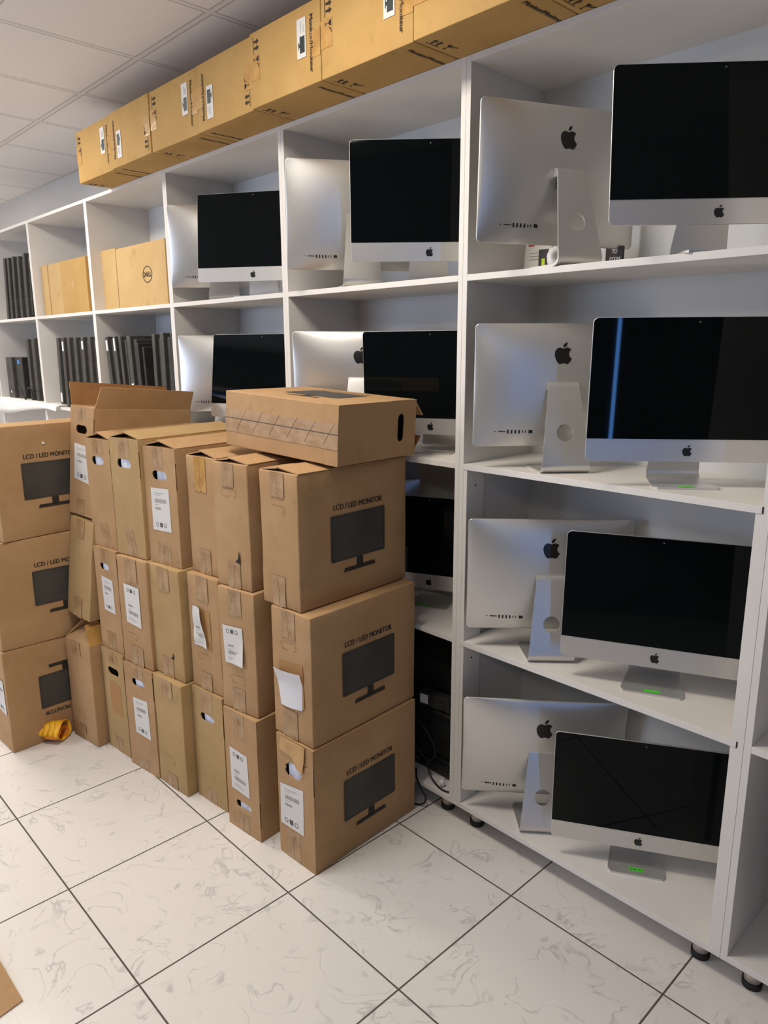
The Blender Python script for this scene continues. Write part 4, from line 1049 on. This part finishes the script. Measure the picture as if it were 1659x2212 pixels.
tilted_monitor(-4.60, .27, Z2+.001, .10, .55, .46, .0, 'large black monitor at the back of the far left compartment, behind the tower')
tilted_monitor(-4.52, .21, Z2+.001, .06, .42, .40, .0, 'smaller black monitor leaning in front of the large one, behind the tower')
tube('black_cable', [(-4.30, .0, Z2+.02), (-4.28, .0, Z2+.08), (-4.22, -.0, Z2+.10), (-4.17, .005, Z2+.03), (-4.12, .0, Z2+.02), (-4.08, .0, Z2+.09), (-4.02, .005, Z2+.10), (-4.0, .01, Z2+.02)], .004, M_CABLE)
tag(bpy.data.objects['black_cable'], 'looped black cable lying in front of the desktop tower', 'cable')
# white foam sheet hanging over the lower shelf edge
bm = bmesh.new(); nn_ = 46; rows = []
rs = random.Random(5)
for i in range(nn_+1):
    u = i/nn_; x = -4.66+1.20*u; drop = .085*max(0, 1-u*1.15)+.006; sag = -.012*sin(u*7)
    prof = [(.16, .012), (.02, .014), (-.018, .016), (-.032, .010), (-.036, -.012-drop*.5), (-.038, -.014-drop)]
    prof = prof+[(-.026, -.014-drop), (-.026, -.012), (-.010, .002), (.02, .0025), (.16, .0025)]
    rows.append([bm.verts.new((x, y_+rs.uniform(-.0015, .0015), Z2+z_+rs.uniform(-.0012, .0012)*(1 if j < 6 else 0)+(sag if j in (3, 4, 5) else 0))) for j, (y_, z_) in enumerate(prof)])
for a, b in zip(rows, rows[1:]):
    for j in range(len(a)): bm.faces.new((a[j], a[(j+1) % len(a)], b[(j+1) % len(a)], b[j]))
bm.faces.new(rows[0]); bm.faces.new(rows[-1])
tag(link('foam_sheet', fin(bm, 'foam_sheet'), M_STYRO, None, smooth=True), 'crumbly white foam sheet hanging over the shelf edge at far left', 'foam sheet')

# ------------------------------------------------------------------ small things behind the top right computer
t = thing('leaflet', (.050, .25, Z1+.001), 0, 'white printed leaflet with an orange corner in the top row behind a stand', 'leaflet'); t.rotation_euler = (-.10, 0, 0)
boxobj('paper', (0, .10, 0, .006, 0, .125), M_PAPER, t); boxobj('orange_corner', (.012, .034, -.0008, 0, .098, .112), M_RED, t)
bm = bmesh.new()
for z_ in (.018, .03, .055, .065, .075, .1): addbox(bm, .02, .075, -.0008, 0, z_, z_+.0025)
link('text_lines', fin(bm, 'text_lines'), M_BAR, t)
t = thing('charger_card', (.118, .236, Z1+.001), .05, 'black card with a lime green symbol in the top row', 'card')
boxobj('card', (0, .034, 0, .004, 0, .082), M_BLK, t, .001)
boxobj('lime_symbol', (.012, .024, -.0008, 0, .030, .054), M_LIME, t, .0005)
t = thing('tape_roll', (.240, .170, Z1+.040), 0, 'white round roll behind the stand of the top right computer', 'roll'); t.rotation_euler = (PI/2-.35, 0, .5)
bm = bmesh.new(); prof = [(.014, -.02), (.036, -.018), (.037, 0), (.036, .018), (.014, .02), (.012, 0)]; R = 28; vv = []
for i in range(R):
    a = 2*PI*i/R; vv.append([bm.verts.new((r*cos(a), r*sin(a), z_)) for r, z_ in prof])
for i in range(R):
    for j in range(6): bm.faces.new((vv[i][j], vv[i][(j+1) % 6], vv[(i+1) % R][(j+1) % 6], vv[(i+1) % R][j]))
link('roll_body', fin(bm, 'roll_body'), M_WHITE, t, smooth=True)
t = thing('booklet', (.318, .30, Z1+.001), .0, 'dark brown booklet with white lettering in the top row right of the stand', 'booklet')
boxobj('cover', (0, .055, 0, .012, 0, .075), mat('booklet_brown', srgb(58, 44, 38), .5), t)
text_on('printed_lettering', 'TO', .018, .013, frame((.03, -.0008, .055), (1, 0, 0), (0, 0, 1)), M_WHITE, t)
text_on('printed_lettering', 'ITEM', .034, .012, frame((.032, -.0008, .033), (1, 0, 0), (0, 0, 1)), M_WHITE, t)

# ------------------------------------------------------------------ dark equipment and cables, bottom row behind the tall stack
def dark_unit(x0, x1, y0, y1, z0, z1, label, rot=0, grille=True):
    t = thing('black_printer', (x0, y0, z0+.001), rot, label, 'equipment')
    w, d, h = x1-x0, y1-y0, z1-z0
    bm = bmesh.new(); softbox(bm, 0, w, 0, d, 0, h, int(abs(x0*50)+z0*30), r=.012, amp=.0, bulge=0, step=.08); link('casing', fin(bm, 'casing'), M_BLKD, t, smooth=True)
    bm = bmesh.new()
    for k in range(2): addbox(bm, .02, w-.02, -.002, 0, h*.2+k*h*.12, h*.2+k*h*.12+.006)
    link('front_grille', fin(bm, 'front_grille'), M_BLKG, t)
    return t
dark_unit(-.86, -.035, .075, .36, ZB, ZB+.26, 'large black device at the bottom behind the tangled cables')
dark_unit(-.84, -.10, .13, .36, ZB+.262, ZB+.43, 'black device stacked on the large one, topmost in the dark bottom compartment', .0)
t = thing('power_adapter', (-.235, .066, ZB+.265), .15, 'grey power adapter with a pale sticker among the black equipment', 'adapter')
boxobj('adapter_body', (0, .14, 0, .05, 0, .055), M_BLK, t, .006); boxobj('pale_sticker', (.01, .045, -.0008, 0, .012, .048), M_PAPERB, t)
cab = [
 [(-.28, .05, ZB+.27), (-.22, .03, ZB+.24), (-.14, .03, ZB+.18), (-.12, .04, ZB+.11), (-.15, .04, ZB+.07)],
 [(-.33, .06, ZB+.13), (-.26, .03, ZB+.14), (-.20, .03, ZB+.10), (-.17, .05, ZB+.06)],
 [(-.16, .04, ZB+.08), (-.14, .03, ZB+.03), (-.10, .02, ZB+.008), (-.05, .01, ZB+.005), (-.018, .02, ZB+.006)],
 [(-.20, .08, ZB+.25), (-.10, .06, ZB+.27), (-.05, .06, ZB+.33), (-.04, .06, ZB+.40)],
 [(-.30, .10, ZB+.02), (-.22, .07, ZB+.03), (-.14, .09, ZB+.02), (-.06, .07, ZB+.05), (-.04, .10, ZB+.12)],
 [(-.18, .10, ZB+.15), (-.10, .07, ZB+.15), (-.04, .07, ZB+.19), (-.03, .08, ZB+.26)],
 [(-.35, .08, ZB+.20), (-.25, .06, ZB+.18), (-.15, .08, ZB+.21), (-.07, .07, ZB+.10), (-.10, .06, ZB+.03)],
]
for c in cab:
    o = tube('equipment_cable', c, .0032, M_CABLE); tag(o, 'thin black cable tangled in the dark bottom compartment beside the tall box stack', 'cable', 'tangled black cables')
t = thing('white_plug', (-.075, .03, ZB+.018), .4, 'small white plug lying on the bottom shelf by the cables', 'plug')
boxobj('plug_body', (-.009, .009, -.008, .008, -.014, .008), M_WHITE, t, .003); boxobj('plug_pin', (-.002, .002, -.016, -.008, -.004, 0), M_STEEL, t)
o = tube('floor_cable', [(-.20, .02, .115), (-.17, -.006, .095), (-.135, -.014, .065), (-.12, -.01, .03), (-.14, -.02, .006), (-.19, -.03, .005), (-.24, -.02, .005)], .0035, M_CABLE)
tag(o, 'black cable hanging from the bottom shelf to the floor behind the tall stack', 'cable')
o = tube('floor_cable', [(-.40, .16, .012), (-.30, .15, .010), (-.20, .17, .011), (-.12, .18, .011)], .010, M_CABLE)
tag(o, 'thick black cable lying on the floor under the cabinet', 'cable')

# ------------------------------------------------------------------ orange strap coil on the floor
def strap():
    t = thing('orange_strap', (-1.60, -.83, 0), -.80, 'crumpled coil of bright orange strapping on the floor', 'strap')
    def band(name, a, b, z0, hgt, th, ox, oy, tw, m, ph, par):
        bm = bmesh.new(); n = 56; rows = []
        for i in range(n):
            th_ = 2*PI*i/n; r = 1+.10*sin(2*th_+ph)+.05*sin(5*th_+ph*2)
            x = a*r*cos(th_); z = b*r*sin(th_)
            zz = max(z0+z, .001)
            nx, nz = cos(th_)*b, sin(th_)*a; l = math.hypot(nx, nz); nx /= l; nz /= l
            w0, w1 = oy-hgt/2+.006*sin(3*th_+ph), oy+hgt/2+.004*sin(2*th_)
            rows.append([bm.verts.new((x+ox, w0, zz)), bm.verts.new((x+ox+tw, w1, zz)), bm.verts.new((x+ox+tw-nx*th, w1, max(zz-nz*th, .0005))), bm.verts.new((x+ox-nx*th, w0, max(zz-nz*th, .0005)))])
        for i in range(n):
            A, B = rows[i], rows[(i+1) % n]
            for j in range(4): bm.faces.new((A[j], A[(j+1) % 4], B[(j+1) % 4], B[j]))
        return link(name, fin(bm, name), m, par, smooth=True)
    for k, (a, b, oy, ox) in enumerate(((.046, .036, -.052, -.004), (.049, .039, -.024, -.001), (.052, .042, .004, .003), (.056, .045, .032, .008))):
        band('strap_loop', a, b, b+.006, .027, .0014, ox, oy, .003, M_YEL, .4+.05*k, t)
    band('strap_inner_turn', .044, .030, .036, .070, .0012, .006, .006, .006, M_YELIN, 1.1, t)  # inner turn in the darker orange, painting the shade within the coil
    return t
strap()
# loose flap of cardboard at the lower left corner of the picture
t = thing('cardboard_sheet', (-.287, -1.395, .002), -.03, 'loose piece of cardboard lying on the floor at the lower left corner', 'cardboard')
wedge('sheet', [(-.02, -.45, .022), (.10, -.45, .0), (.002, 0, .002), (-.35, -.02, .012), (-.36, -.40, .02)], .005, M_CARD, t)
